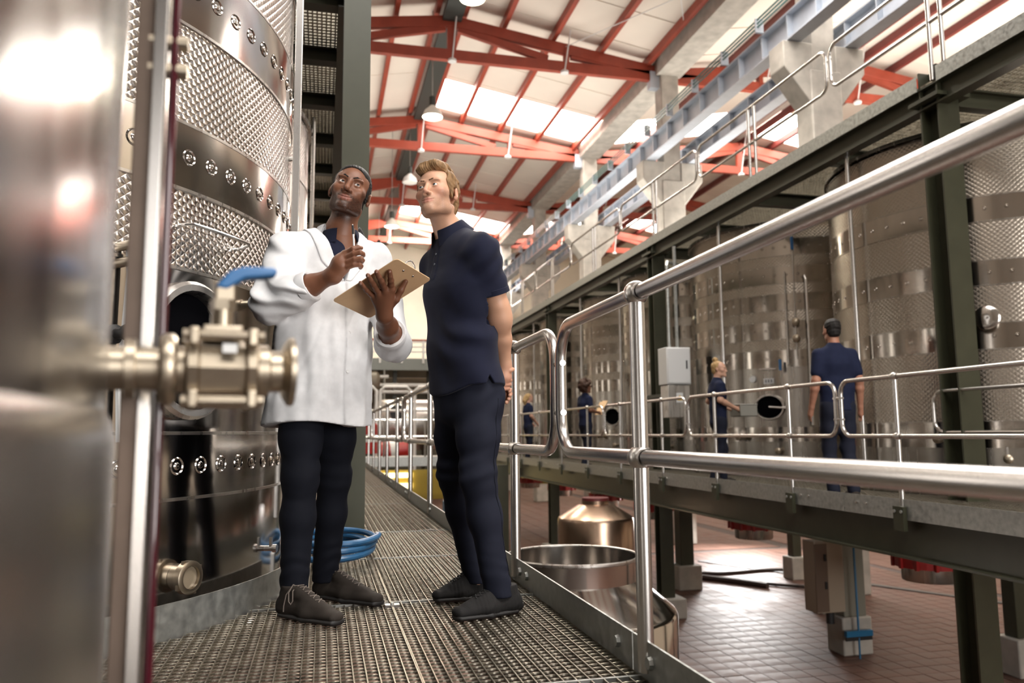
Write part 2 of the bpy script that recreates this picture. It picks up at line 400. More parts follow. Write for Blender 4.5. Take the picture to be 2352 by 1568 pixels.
# ---------------------------------------------------------------- stainless wine tanks
def dimple_mesh(r):
    return [(0, .002), (r*.25, .005), (r*.38, .002), (r*.5, -.0035), (r*.7, -.003), (r*.88, .004), (r, .0)]
def tank(label, c, r, z0, z1, bands, emb, dimple_r=None, dim_step=.12, dim_range=None, seg=96, cone=.45, jointed=True):
    cx, cy_ = c
    t = thing('wine_tank', label, 'tank', (cx, cy_, z0))
    for kind, a, b in bands:
        if kind == 'e': MB().lathe([(r, a), (r, b)], (cx, cy_, 0), seg=seg).build('embossed_band', emb, t, smooth=60)
        elif kind == 'd':
            k = r+.005
            MB().lathe([(r, a), (k, a+.006), (k, b-.006), (r, b)], (cx, cy_, 0), seg=seg).build('cooling_band', STEEL, t, smooth=20)
            n = int(2*PI*r/dim_step); m = (a+b)/2
            if dim_range is None:
                mb = MB()
                for i in range(n):
                    th = 2*PI*i/n
                    if math.cos(th) > .45: continue
                    d = Vector((math.cos(th), math.sin(th), 0))
                    mb.lathe(dimple_mesh(dimple_r), Vector((cx, cy_, m))+d*(k+.001), d, 8)
                o = mb.build('dimple_row', STEEL, t, smooth=80); tag(o, kind='stuff')
            else:
                first = None; wd_ = MB().lathe(dimple_mesh(dimple_r), (0, 0, 0), (0, 0, 1), 20)
                for i in range(n):
                    th = 360*i/n-180
                    if not dim_range[0] <= th <= dim_range[1]: continue
                    d = Vector((math.cos(math.radians(th)), math.sin(math.radians(th)), 0))
                    if first is None:
                        first = MB().lathe(dimple_mesh(dimple_r), (0, 0, 0), (0, 0, 1), 20)
                        ORG['__'] = Vector()
                        o = first.build('dimple', STEEL, None, smooth=80); o.parent = t; first = o
                    else:
                        o = first.copy(); COL.objects.link(o); o.parent = t
                    o.rotation_euler = d.to_track_quat('Z', 'Y').to_euler()
                    o.location = Vector((0, 0, m-z0))+d*(k+.001)
        else: MB().lathe([(r, a), (r, b)], (cx, cy_, 0), seg=seg).build('shell_band', STEELB if kind == 'b' else STEEL, t, smooth=60)
        if jointed:
            MB().lathe([(r, b-.007), (r+.007, b-.006), (r+.007, b+.006), (r, b+.007)], (cx, cy_, 0), seg=seg).build('weld_seam', STEELB, t, smooth=60)
    MB().lathe([(r, z1-.02), (r+.03, z1-.015), (r+.03, z1+.03), (r, z1+.04), (.5, z1+cone), (.34, z1+cone+.06), (0, z1+cone+.06)], (cx, cy_, 0), seg=seg).build('conical_top', STEELB, t, smooth=30)
    MB().lathe([(0, z0-.35), (.2, z0-.35), (r*.96, z0), (r, z0)], (cx, cy_, 0), seg=seg).build('conical_bottom', STEELB, t, smooth=30)
    return t
def on_cyl(c, r, th, z):
    d = Vector((math.cos(math.radians(th)), math.sin(math.radians(th)), 0))
    return Vector((c[0], c[1], z))+d*r, d
def manhole(t, c, r, th, z, w, h, door=True):
    p, d = on_cyl(c, r, th, z); ex = Vector((-d.y, d.x, 0))
    MB().lathe([(1, -.03), (1, .05), (.95, .065), (.86, .065), (.84, .05), (.84, -.03)], p, d, 40, ex=ex, sx=w, sy=h).build('manhole_frame', STEELB, t)
    MB().lathe([(0, .004), (.85, .004)], p, d, 40, ex=ex, sx=w, sy=h).build('manhole_opening', BLACK, t, smooth=0)  # flat black disc stands in for the dark inside of the tank
    return p, d, ex
LT, LR = (-2.0, 4.31), 1.8
# the tank beside the two men
LB = [('p', -.1, .48), ('d', .48, .73), ('p', .73, 1.37), ('e', 1.37, 1.69), ('d', 1.69, 1.96), ('e', 1.96, 2.37), ('d', 2.37, 2.69), ('e', 2.69, 3.1), ('d', 3.1, 3.4), ('e', 3.4, 3.8)]
big = tank('big quilted wine tank on the left beside the man in the white coat', LT, LR, -.1, 3.85, LB, EMB_L, .034, .125, (-100, 12), seg=160, cone=.2)
manhole(big, LT, LR, -35.5, 1.05, .235, .27)
def pt(th, z, out=0): return on_cyl(LT, LR+out, th, z)[0]
MB().tube([pt(-37.5, 1.535, 0), pt(-37.5, 1.535, .05), pt(-37.0, 1.537, .075), pt(-34, 1.537, .075), pt(-30, 1.537, .075), pt(-26.6, 1.537, .075), pt(-26.1, 1.535, .065), pt(-26, 1.525, .035), pt(-26, 1.52, 0)], .007, 8).build('grab_bar', TUBE, big)
p, d = on_cyl(LT, LR, -35.2, .19); ex = Vector((-d.y, d.x, 0))
s = MB().lathe([(.02, 0), (.048, 0), (.048, .04), (.062, .044), (.062, .07), (.055, .074), (.042, .074), (.042, .058), (0, .058)], p, d, 28).build('sight_port', CAST, big)
MB().lathe([(0, .06), (.0415, .06)], p, d, 24).build('port_glass', mat('port_glass', (.25, .2, .14), .06, 0, spec=.8), s)
for k in range(4):
    a = k*PI/2+.5; q = p+ex*(math.cos(a)*.06)+Vector((0, 0, math.sin(a)*.06))+d*.06
    MB().box(q, (.012, .012, .022), Matrix((ex, d, Vector((0, 0, 1)))).transposed()).build('port_lug', CAST, s)
p, d = on_cyl(LT, LR, -21, 1.305)
s = MB().lathe([(0, 0), (.02, 0), (.02, .05), (.026, .055), (.026, .085), (.012, .09), (.012, .12), (0, .12)], p, d, 16).build('sampling_tap', CAST, big)
MB().cyl(p+d*.1, p+d*.1-Vector((0, 0, .07)), .007, 8).build('tap_spout', TUBE, s)
MB().lathe([(0, .12), (.024, .12), (.024, .15), (0, .155)], p, d, 12).build('tap_knob', RUBBER, s)
p, d = on_cyl(LT, LR, -13.8, .2)
s = MB().lathe([(0, 0), (.013, 0), (.013, .035), (.019, .04), (.019, .058), (0, .058)], p, d, 14).build('drain_valve', TUBE, big)
MB().bar(p+d*.03, p+d*.03+Vector((0, 0, .05)), .02, .012, up=d).build('valve_lever', TUBE, s)
# clamp levers that hold the manhole door, left of the opening
for z in (1.40, 1.34):
    p, d = on_cyl(LT, LR, -45.2, z); MB().cyl(p, p+d*.1, .018, 12).build('door_clamp', CAST, big)
p, d = on_cyl(LT, LR, -45.6, 1.08); MB().lathe([(0, 0), (.035, 0), (.035, .03), (.02, .04), (.02, .09), (.03, .1), (.03, .13), (0, .13)], p, d, 14).build('door_hinge', RUBBER, big)
p, d = on_cyl(LT, LR+.03, -44.6, 1.0)
MB().tube([p+Vector((.0, 0, .42)), p+Vector((.008, 0, .3)), p+Vector((0, 0, .1)), p+Vector((-.012, 0, -.06)), p+Vector((.0, 0, -.3))], .011, 6).build('white_tie_strip', WHITEP, big)
# square level pipe on stand-offs at the right flank of the tank
MB().span((-.185, 4.22, .3), (-.145, 4.26, 3.9)).build('level_pipe', TUBE, big, bevel=.004)
for z in (2.2, 1.0, 3.3): MB().cyl((-.24, 4.28, z), (-.165, 4.24, z), .012, 10).build('pipe_standoff', STEELB, big)

# tanks further down the left row
LB2 = [('b', .11, .9), ('e', .9, 1.5), ('d', 1.5, 1.8), ('e', 1.8, 2.3), ('d', 2.3, 2.6), ('b', 2.6, 3.2), ('e', 3.2, 3.8)]
t2 = tank('second wine tank behind the level pipe and the big quilted tank', (-2.0, 8.2), 1.8, .11, 3.85, LB2, EMB_L, .034, .14, cone=.2)
MB().cyl((-.15, 8.1, .2), (-.15, 8.1, 4.0), .02, 10).build('level_pipe', TUBE, t2)
tank('third wine tank of the left row, bluish and mostly behind the green column', (-1.72, 14.2), 1.8, .11, 3.3, LB2[:6], EMB_L, .034, .16, cone=.2)

# the out-of-focus tank right in front of the camera
NT, NR = (-1.974, .493), 1.8
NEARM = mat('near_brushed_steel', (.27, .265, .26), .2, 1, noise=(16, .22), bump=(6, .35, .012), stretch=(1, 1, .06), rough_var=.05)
near = tank('blurred brushed wine tank at the far left edge, nearest to the camera', NT, NR, .745, 4.2, [('b', .745, 1.9), ('p', 1.9, 2.3), ('b', 2.3, 3.2), ('b', 3.2, 4.18)], EMB_L, None, seg=160)
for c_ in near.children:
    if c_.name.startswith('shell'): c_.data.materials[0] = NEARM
MB().lathe([(NR-.05, -.45), (NR+.010, -.43), (NR+.010, .715), (NR+.006, .735), (NR-.0, .745)], (NT[0], NT[1], 0), seg=160).build('insulated_skirt', mat('skirt_steel', (.40, .38, .36), .26, 1, noise=(5, .1), bump=(2.5, .25, .02), stretch=(1, 1, .4)), near, smooth=40)
# level gauge: steel channel with a wine-filled tube, standing off the near tank
g = thing('level_gauge', 'blurred steel level gauge with a dark red wine tube, in front of the near tank', 'gauge', (-.235, 1.1, -.3))
gx, gy = -.241, 1.10
MB().span((gx-.014, gy, -.3), (gx+.009, gy+.012, 2.2)).build('channel_web', mat('brown_stained_steel', (.20, .15, .12), .45, .6, noise=(14, .15)), g, bevel=.002)  # web browner and duller than the flange
MB().span((gx+.009, gy-.012, -.3), (gx+.026, gy+.018, 2.2)).build('channel_flange', TUBE, g, bevel=.002)
MB().cyl((gx+.033, gy+.006, -.3), (gx+.033, gy+.006, 1.75), .006, 12).build('wine_tube', WINE, g)
for z in (1.68, 1.26, 1.22): MB().cyl((gx+.0, gy+.01, z), (gx+.05, gy+.012, z), .011, 12).build('gauge_union', CAST, g)
tag(MB().bar((-.3006, 1.1, -.3), (-.2593, 1.1, 2.2), .0165, .012, up=(0, 1, 0)).build('steel_strip', TUBE, bevel=.002), 'bright upright steel strip between the near tank and the level gauge', 'strip')
# ---------------------------------------------------------------- ball valve in the foreground
def ball_valve():
    o = Vector((-.24, 1.045, .803)); d = Vector((.985, .17, 0)).normalized(); n = Vector((-d.y, d.x, 0)); up = Vector((0, 0, 1))
    R = Matrix((d, n, up)).transposed()
    v = thing('ball_valve', 'blurred cast steel ball valve with blue lever in the left foreground', 'valve', o)
    P = lambda a, b=0, c=0: o+d*a+n*b+up*c
    MB().lathe([(.0, -.03), (.024, -.03), (.024, .012), (.033, .014), (.033, .028), (.024, .03), (.024, .09), (0, .09)], P(0), d, 24).build('tank_spigot', CAST, v)
    MB().lathe([(0, .062), (.036, .062), (.04, .068), (.04, .082), (.036, .088), (.026, .09), (.026, .105), (0, .105)], P(0), d, 28).build('inlet_clamp', CAST, v)
    MB().lathe([(.0, .10), (.036, .10), (.043, .104), (.043, .118), (.036, .122), (.034, .19), (.043, .194), (.043, .207), (.036, .211), (0, .211)], P(0), d, 8).build('body', CAST, v, smooth=20)
    for a in (.112, .2):
        for b, c in ((.034, .034), (-.034, .034), (.034, -.034), (-.034, -.034)):
            MB().box(P(a, b, c), (.016, .02, .02), R).build('flange_lug', CAST, v, bevel=.003)
    for b, c in ((.034, .036), (-.034, .036), (.034, -.036), (-.034, -.036)):
        MB().cyl(P(.095, b, c), P(.218, b, c), .006, 10).build('tie_bolt', CAST, v)
    MB().box(P(.165, -.036, .022), (.022, .002, .01), R).build('name_plate', WHITEP, v)
    MB().lathe([(0, .207), (.03, .207), (.03, .228), (.024, .232), (.024, .25), (.029, .252), (.040, .262), (.040, .27), (.026, .27), (.026, .26), (0, .26)], P(0), d, 28).build('outlet_ferrule', CAST, v)
    MB().box(P(.155, 0, .043), (.06, .05, .012), R).build('bonnet_pad', CAST, v, bevel=.002)
    MB().cyl(P(.155, 0, .047), P(.155, 0, .072), .018, 18).build('bonnet', CAST, v)
    MB().lathe([(.021, 0), (.021, .012), (0, .012)], P(.155, 0, .068), up, 6).build('gland_nut', CAST, v, smooth=20)
    MB().box(P(.157, 0, .088), (.034, .022, .026), R).build('lever_stem', CAST, v, bevel=.004)
    MB().prism([(.140, .094), (.160, .092), (.188, .106), (.236, .111), (.240, .116), (.236, .121), (.186, .120), (.164, .114)], o+n*.013, d, up, .026).build('blue_lever_grip', HANDLE, v, bevel=.004)
    for c in v.children:                        # squat, compact body
        for q in c.data.vertices:
            a, b, e = q.co.dot(d), q.co.dot(n), q.co.dot(up); q.co = d*(a*.78-.008)+n*(b*1.13)+up*(e*1.13)
    return v
ball_valve()

# ---------------------------------------------------------------- left walkway
WX0, WX1 = -.75, .94
# grating panels: bearing bars run along the walkway, curved serrated strips across
def in_tank(x, y): return (x-LT[0])**2+(y-LT[1])**2 < (LR+.1)**2 or (x-NT[0])**2+(y-NT[1])**2 < (NR+.06)**2 or (x+2)**2+(y-8.2)**2 < 1.86**2 or (x+1.72)**2+(y-14.2)**2 < 1.86**2
PAN = [(.9, 2.28), (2.28, 3.52), (3.52, 4.76), (4.76, 6.0), (6.0, 8.4), (8.4, 11.2), (11.2, 14.6), (14.6, 19.5)]
colsX = [(-.75, .30, 'left'), (.30, .94, 'right')]
nth = ['first', 'second', 'third', 'fourth', 'fifth', 'sixth', 'seventh', 'eighth']
for side in (0, 1):
    xa, xb, nm = colsX[side]
    for pi, (ya, yb) in enumerate(PAN):
        g = thing('walkway_grating', '%s steel grating from the camera in the %s' % (nth[pi], 'darker column along the tanks' if side == 0 else 'brighter column along the toe board'), 'grating', ((xa+xb)/2, ya, 0))
        n = int(round((xb-xa)/.0395)); xs = [xa+.0025+(xb-xa-.005)*i/n for i in range(n+1)]
        far = pi > 3
        for x in xs:                            # bearing bars, cut back round the tanks
            ys, ye = ya+.006, yb-.006
            while ys < ye and in_tank(x, ys): ys += .04
            if in_tank(x, ye) and not in_tank(x, ys):
                while in_tank(x, ye): ye -= .04
            if ye-ys < .06: continue
            mid = (ys+ye)/2
            if in_tank(x, mid): continue
            MB().span((x-.0018, ys, -.03), (x+.0018, ye, 0)).build('bearing_bar', GALVD, g, smooth=0)
        st = MB(); step = .036 if not far else .055
        y = ya+.012
        while y < yb-.005:
            for i in range(n):
                x0, x1 = xs[i]+.0018, xs[i+1]-.0018
                if in_tank((x0+x1)/2, y): continue
                K = 5 if not far else 2
                top = []; 
                for k in range(K+1):
                    u = k/K; b = math.sin(PI*u); sg = min(1, 3.2*min(u, 1-u))
                    top.append((x0+(x1-x0)*u, y-.009*sg, -.001-.004*(1-sg)))
                vs = []; fs = []
                for (a, b, c) in top: vs += [(a, b-.0018, c-.0052), (a, b-.0010, c), (a, b+.003, c+.0004), (a, b+.003, c-.004)]
                for k in range(K):
                    o = 4*k
                    fs += [(o, o+4, o+5, o+1), (o+1, o+5, o+6, o+2), (o+2, o+6, o+7, o+3)]
                st.add(vs, fs)
            y += step
        if st.v: tag(st.build('serrated_strips', GALVD, g, smooth=25), kind='stuff')
        for ye in (ya+.003, yb-.003):
            ee = MB(); x = xa
            while x < xb-.01:
                if not in_tank(x+.02, ye): ee.span((x, ye-.0025, -.03), (min(x+.04, xb), ye+.0025, .001))
                x += .04
            if ee.v: ee.build('end_bar', GALV, g, smooth=0)
CLIPS = [(.452, 2.27, 'clip on the grating at the bottom edge of the picture'), (.30, 3.45, 'clip on the grating seam between the two men'), (.80, 5.99, 'clip on the grating behind the fair haired man, by the toe board'), (.42, 5.97, 'clip on the grating in front of the green column')]
for x, y, l in CLIPS:
    c = thing('grating_clip', 'small bright steel '+l, 'clip', (x, y, 0), 'saddle clips on the grating')
    MB().span((x-.03, y-.018, .0015), (x+.03, y+.018, .005)).build('saddle', TUBE, c)
    MB().span((x-.03, y-.02, -.012), (x+.03, y-.018, .005)).build('turned_edge', TUBE, c)
    MB().lathe([(0, .011), (.008, .011), (.008, .005)], (x, y, 0), seg=6).build('bolt_head', GALV, c)
# edge beam under the walkway and cross bearers
tag(MB().hbeam((WX1-.03, .2, -.15), (WX1-.03, 20, -.15), .2, .1, .012, .01).build('walkway_beam', GREEN, smooth=0), 'dark green steel beam carrying the edge of the left walkway', 'beam')
tag(MB().hbeam((-.3, 5.9, -.15), (-.3, 20, -.15), .2, .1, .012, .01).build('walkway_beam', GREEN, smooth=0), 'dark green steel beam under the tank side of the left walkway', 'beam')
# toe boards along the outer edge
TB = [(-.6, 2.335, 'nearest galvanised toe board of the left walkway, running out at the bottom of the picture'), (2.345, 8.3, 'galvanised toe board of the left walkway beside the fair haired man'), (8.31, 14.0, 'third galvanised toe board of the left walkway, behind the fair haired man'), (14.01, 20, 'farthest galvanised toe board of the left walkway')]
for a, b, l in TB:
    t = thing('toe_board', l, 'toe board', (WX1, a, 0))
    MB().span((WX1-.004, a, -.06), (WX1+.004, b, .11)).build('plate', GALV, t, smooth=0)
    bl = [y for y in (2.20, 2.46, 3.62, 5.4, 7, 9, 11, 13, 15) if a < y < b]
    for y in bl:
        for q in ((0,) if y < 3 else (0, .13)):
            MB().lathe([(0, .012), (.017, .012), (.02, 0)], (WX1-.004, y+q, .055 if y < 3 else .06), (-1, 0, 0), 8).build('bolt_head', GALV, t)
# kick plate that follows the big tank
k = MB(); a0, a1 = -80, -8
n = 18
for i in range(n):
    pa, pb = on_cyl(LT, LR+.09, a0+(a1-a0)*i/n, 0)[0], on_cyl(LT, LR+.09, a0+(a1-a0)*(i+1)/n, 0)[0]
    k.bar((pa.x, pa.y, .045), (pb.x, pb.y, .045), .006, .15)
tag(k.build('tank_kick_plate', GALV, smooth=0), 'curved galvanised kick plate round the foot of the big quilted tank', 'kick plate')
# green column and overhead platform on the left
gc = thing('steel_column', 'olive green steel column behind the man in the white coat', 'column', (.2, 5.82, -.02))
MB().hbeam((.20, 5.84, -.02), (.20, 5.84, 4.9), .22, .2, .016, .012, up=(0, 1, 0)).build('column_shaft', GREEN, gc, smooth=0)
MB().span((.08, 5.70, -.02), (.32, 5.98, .0)).build('base_plate', GREEN, gc)
MB().span((-.2, 5.74, 4.25), (.1, 5.94, 4.6)).build('bracket', GREEN, gc)
up = thing('grated_platform', 'grated overhead platform seen from below above the left tanks', 'platform', (-.8, 10, 4.3))
for y in (6.3, 7.3, 8.35, 9.5, 10.6, 11.8, 13.2, 14.8):
    MB().hbeam((-3.9, y, 4.29), (.12, y, 4.29), .14, .12, .015, .01).build('cross_beam', GREEN, up, smooth=0)
MB().hbeam((.12, 6.0, 4.22), (.12, 18, 4.22), .28, .12, .015, .01).build('edge_beam', GREEN, up, smooth=0)
gm = MB()
for i in range(58): gm.span((-2.2+i*.04, 5.9, 4.362), (-2.188+i*.04, 18, 4.40))
for i in range(220): gm.span((-2.2, 5.9+i*.055, 4.365), (.1, 5.922+i*.055, 4.398))
tag(gm.build('grating_bars', GALVD, up, smooth=0), kind='stuff')

# ---------------------------------------------------------------- guard rails
def rr_loop(X, ya, yb, zb, zt, rad, n=8):
    pts = []
    for (y, z, a) in ((yb-rad, zt-rad, 0), (ya+rad, zt-rad, 90), (ya+rad, zb+rad, 180), (yb-rad, zb+rad, 270)):
        for k in range(n+1):
            t = math.radians(a+90*k/n); pts.append((X, y+rad*math.cos(t), z+rad*math.sin(t)))
    return pts
def rail(label, X, ya, yb, zm, zt, posts, zbase, rt, rp, rad, seg=12, balls=True, bracket=None, join=None, closed=True):
    t = thing('guard_rail', label, 'railing', (X, (ya+yb)/2, zbase))
    MB().tube(rr_loop(X, ya, yb, zm, zt, rad), rt, seg, closed=True).build('rail_loop', TUBE, t)
    for y in posts:
        p = MB().cyl((X, y, zbase), (X, y, zt), rp, seg).build('post', TUBE, t)
        if balls:
            for z in (zm, zt): 
                MB().sphere((X, y, z), rt*1.68, 20, 12).build('ball_joint', STEELB, p)
            for z in (zm, zt):
                MB().lathe([(rt*1.14, -rt*1.9), (rt*1.14, rt*1.9)], (X, y, z), (0, 1, 0), 14).build('socket_collar', STEELB, p)
        if bracket:
            MB().span((X-.05, y-.06, bracket), (X-.012, y+.06, bracket+.2)).build('post_bracket', GREEN, t)
            for dy in (-.04, .04): MB().lathe([(0, .008), (.014, .008), (.014, 0)], (X-.05, y+dy, bracket+.16), (-1, 0, 0), 8).build('bracket_bolt', GALV, t)
    for z in (join or ()):
        MB().cyl((X, yb-.03, z), (X, yb+.11, z), rt*.55, 10).build('rail_coupling', STEELB, t)
    return t
ZT, ZM = 1.148, .643
rail('nearest satin steel guard rail with ball joints, sweeping out at the right edge', WX1, -2.6, 3.055, ZM, ZT, (2.245, .64, -1.0), .02, .0235, .0245, .14, 24, join=(.80, 1.0))
rail('satin steel guard rail of the left walkway behind the fair haired man', WX1, 3.135, 9.40, ZM, ZT, (3.855, 5.46, 7.07, 8.68), .02, .0235, .0245, .14, 20, join=(.80, 1.0))
rail('third guard rail of the left walkway, between the two men', WX1, 9.50, 15.7, ZM, ZT, (10.28, 11.9, 13.5, 15.1), .02, .0235, .0245, .14, 12, join=(.80, 1.0))
rail('farthest guard rail of the left walkway', WX1, 15.8, 19.9, ZM, ZT, (16.7, 18.3, 19.7), .02, .0235, .0245, .14, 10)
# ---------------------------------------------------------------- right walkway
RX = 4.75; RZ = .03
rw = thing('steel_walkway', 'grated steel walkway across the gap in front of the right row of tanks', 'walkway', (5.5, 14, RZ))
gm = MB()
TKS = [(8.0, 7.92, 1.86), (8.0, 12.0, 1.84), (7.65, 15.45, 1.46), (7.6, 18.25, 1.39), (7.6, 22.0, 1.46), (7.6, 25.6, 1.46)]
for i in range(44):                            # bars stop short of the tank shells
    x = RX+.02+i*.05; y = 3
    for tx, ty, tr in TKS+[(99, 32, 0)]:
        h = math.sqrt(max(0, tr*tr-(x-tx)**2)) if tx < 90 else 0
        if tx < 90 and h == 0: continue
        if ty-h > y: gm.span((x, y, RZ-.03), (x+.006, ty-h, RZ))
        y = max(y, ty+h)
for i in range(360):
    y = 3+i*.08; xe = min([RX+2.2]+[tx-math.sqrt(tr*tr-(y-ty)**2) for tx, ty, tr in TKS if abs(y-ty) < tr])
    gm.span((RX+.02, y, RZ-.025), (xe, y+.006, RZ))
tag(gm.build('grating_bars', GALVD, rw, smooth=0), kind='stuff')
MB().hbeam((RX+.07, 2.5, -.17), (RX+.07, 32, -.17), .36, .15, .018, .012).build('edge_beam', GREEN, rw, smooth=0)
MB().hbeam((RX+1.36, 2.5, -.17), (RX+1.36, 32, -.17), .36, .15, .018, .012).build('edge_beam', GREEN, rw, smooth=0)
for i in range(13): MB().hbeam((RX+.1, 3.2+i*2.2, -.14), (RX+1.3, 3.2+i*2.2, -.14), .24, .12, .015, .01).build('cross_beam', GREEN, rw, smooth=0)
for i, (a, b) in enumerate(((2.5, 6.5), (6.51, 10.7), (10.71, 16), (16.01, 24), (24.01, 32))):
    t = thing('toe_board', '%s galvanised toe board from the camera along the right walkway' % ORD[i], 'toe board', (RX, a, RZ))
    MB().span((RX-.008, a, RZ-.06), (RX, b, .14)).build('plate', GALV, t, smooth=0)
    for y in (a+.55, a+.68, b-.3, b-.17):
        MB().lathe([(0, .01), (.013, .01), (.013, 0)], (RX-.008, y, .07), (-1, 0, 0), 8).build('bolt_head', STEELB, t)
G = [6.52, 9.71, 12.93, 16.1, 19.3, 22.5]
rl = ['nearest guard rail of the right walkway, at the right edge before the dark column', 'guard rail of the right walkway in front of the man seen from behind', 'guard rail of the right walkway below the white switch cabinet', 'fourth guard rail of the right walkway, by the curly haired woman', 'fifth guard rail of the right walkway, by the farthest woman', 'sixth guard rail of the right walkway, at its far end']
prev = 2.6
PS = [(5.75, 4.15), (7.34, 8.95), (10.53, 12.17), (13.81, 15.44), (17.1, 18.78), (20.2, 21.7)]
for i, y in enumerate(G):
    rail(rl[i], RX, prev+(.04 if i else 0), y-.04, .665, 1.175, PS[i], -.03, .021, .021, .12, 12 if i < 3 else 8, bracket=-.12, join=(.82, 1.02), balls=True)
    prev = y
rail('inner guard rail beside the dark column, in front of the nearest right tank', 6.02, 3.4, 6.75, .69, 1.10, (5.0, 3.9), RZ, .018, .018, .12, 10, balls=False)

# dark steel columns of the right row, on concrete feet
CY = [6.5, 13.62, 20.7, 27.8]
for i, y in enumerate(CY):
    c = thing('steel_column', '%s dark green steel column from the camera in the right row of columns' % ORD[i], 'column', (6.07, y, ZF))
    X = 6.12
    MB().hbeam((X, y, ZF+.35), (X, y, 4.42), .25, .25, .02, .014, up=(0, 1, 0)).build('column_shaft', GREEN, c, smooth=0)
    MB().span((X-.2, y-.2, 4.06), (X+.2, y+.2, 4.1)).build('cap_plate', GREEN, c)
    MB().span((X-.28, y-.28, ZF), (X+.28, y+.28, ZF+.35)).build('concrete_foot', CONC, c, bevel=.02)
# overhead platform over the right tanks
op = thing('grated_platform', 'overhead grated platform on dark beams above the right row of tanks', 'platform', (8, 14, 4.2))
MB().hbeam((6.05, 2.2, 4.12), (6.05, 32, 4.12), .24, .14, .02, .014).build('edge_beam', GREEN, op, smooth=0)
MB().hbeam((10.0, 2.2, 4.12), (10.0, 32, 4.12), .24, .14, .02, .014).build('edge_beam', GREEN, op, smooth=0)
for y in [3.0, 4.8, 6.5, 8.3, 10.1, 11.9, 13.62, 15.4, 17.2, 18.9, 20.7, 22.5, 24.3, 26, 27.8]:
    MB().hbeam((6.1, y, 4.12), (10.0, y, 4.12), .2, .12, .016, .01).build('cross_beam', GREEN, op, smooth=0)
gm = MB()
for i in range(80): gm.span((6.0+i*.05, 2.2, 4.24), (6.007+i*.05, 32, 4.27))
for i in range(390): gm.span((6.0, 2.2+i*.075, 4.245), (10, 2.208+i*.075, 4.27))
tag(gm.build('grating_bars', GALVD, op, smooth=0), kind='stuff')
for i, (a, b) in enumerate(((2.2, 6.35), (6.62, 13.4), (13.41, 20.6), (20.61, 32))):
    t = thing('toe_board', '%s galvanised edge plate from the camera on the overhead right platform' % ORD[i], 'toe board', (6.0, a, 4.24))
    MB().span((5.965, a, 4.22), (5.975, b, 4.38)).build('plate', GALV, t, smooth=0)
UP = [6.34, 9.85, 13.3, 16.7, 20.1, 23.4]
UG = [2.6, 8.05, 11.55, 15.05, 18.45, 21.8, 25]
for i in range(6):
    y = UP[i]
    rail('%s guard rail from the camera on the overhead right platform' % ['first', 'second', 'third', 'fourth', 'fifth', 'sixth'][i], 5.99, UG[i]+.04, UG[i+1]-.04, 4.88, 5.42, (y-.08, y+.08), 4.26, .021, .024, .13, 12 if i < 3 else 8, balls=False, join=(5.05, 5.25))

# right row of tanks
BB = [('b', -.2, .52), ('d', .52, .80), ('e', .80, 1.54), ('d', 1.54, 1.81), ('e', 1.81, 2.21), ('d', 2.21, 2.47), ('e', 2.47, 2.89), ('d', 2.89, 3.16), ('e', 3.16, 3.9)]
CB = [('b', -.2, .55), ('d', .55, .78), ('b', .78, 1.68), ('d', 1.68, 1.95), ('e', 1.95, 2.12), ('d', 2.12, 2.39), ('e', 2.39, 2.56), ('d', 2.56, 2.82), ('e', 2.82, 2.98), ('d', 2.98, 3.25), ('e', 3.25, 3.42), ('d', 3.42, 3.68), ('e', 3.68, 3.95)]
RT = [((8.0, 7.92), 1.8, BB, 'nearest tank of the right row, cut by the dark column and the right edge'),
      ((8.0, 12.0), 1.78, CB, 'second tank of the right row, with the black oval manhole behind the blond woman'),
      ((7.65, 15.45), 1.4, CB, 'third tank of the right row, behind the white switch cabinet'),
      ((7.6, 18.25), 1.33, CB, 'fourth tank of the right row, with a manhole beside the curly haired woman'),
      ((7.6, 22.0), 1.4, CB, 'fifth tank of the right row, behind the farthest woman'),
      ((7.6, 25.6), 1.4, CB, 'last tank of the right row at the far end')]
tanks = []
for c, r, b, l in RT:
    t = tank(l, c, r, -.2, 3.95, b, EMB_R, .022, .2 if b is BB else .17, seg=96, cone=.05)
    tanks.append(t)
    MB().lathe([(0, -.12), (.31, -.12), (.32, -.1), (.32, .2), (.38, .21), (.38, .5), (0, .7)], (c[0]-.7, c[1]+.52, -1.0), seg=24).build('outlet_drum', STEELB, t)
    MB().lathe([(.33, -.06), (.40, -.05), (.40, .1), (.33, .12)], (c[0]-.7, c[1]+.52, -.90), seg=16).build('red_outlet_collar', REDPL, t, smooth=20)
    for k in range(12):
        th = k*PI/6
        MB().box((c[0]-.7+math.cos(th)*.405, c[1]+.52+math.sin(th)*.405, -.875), (.04, .04, .17)).build('collar_bolt', REDPL, t)
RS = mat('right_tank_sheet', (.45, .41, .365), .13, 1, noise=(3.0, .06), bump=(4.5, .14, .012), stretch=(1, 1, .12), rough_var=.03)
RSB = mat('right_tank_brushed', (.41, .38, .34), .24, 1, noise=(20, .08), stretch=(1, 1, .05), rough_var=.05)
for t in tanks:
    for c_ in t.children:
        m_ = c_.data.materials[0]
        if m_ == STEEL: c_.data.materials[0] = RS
        elif m_ == STEELB: c_.data.materials[0] = RSB
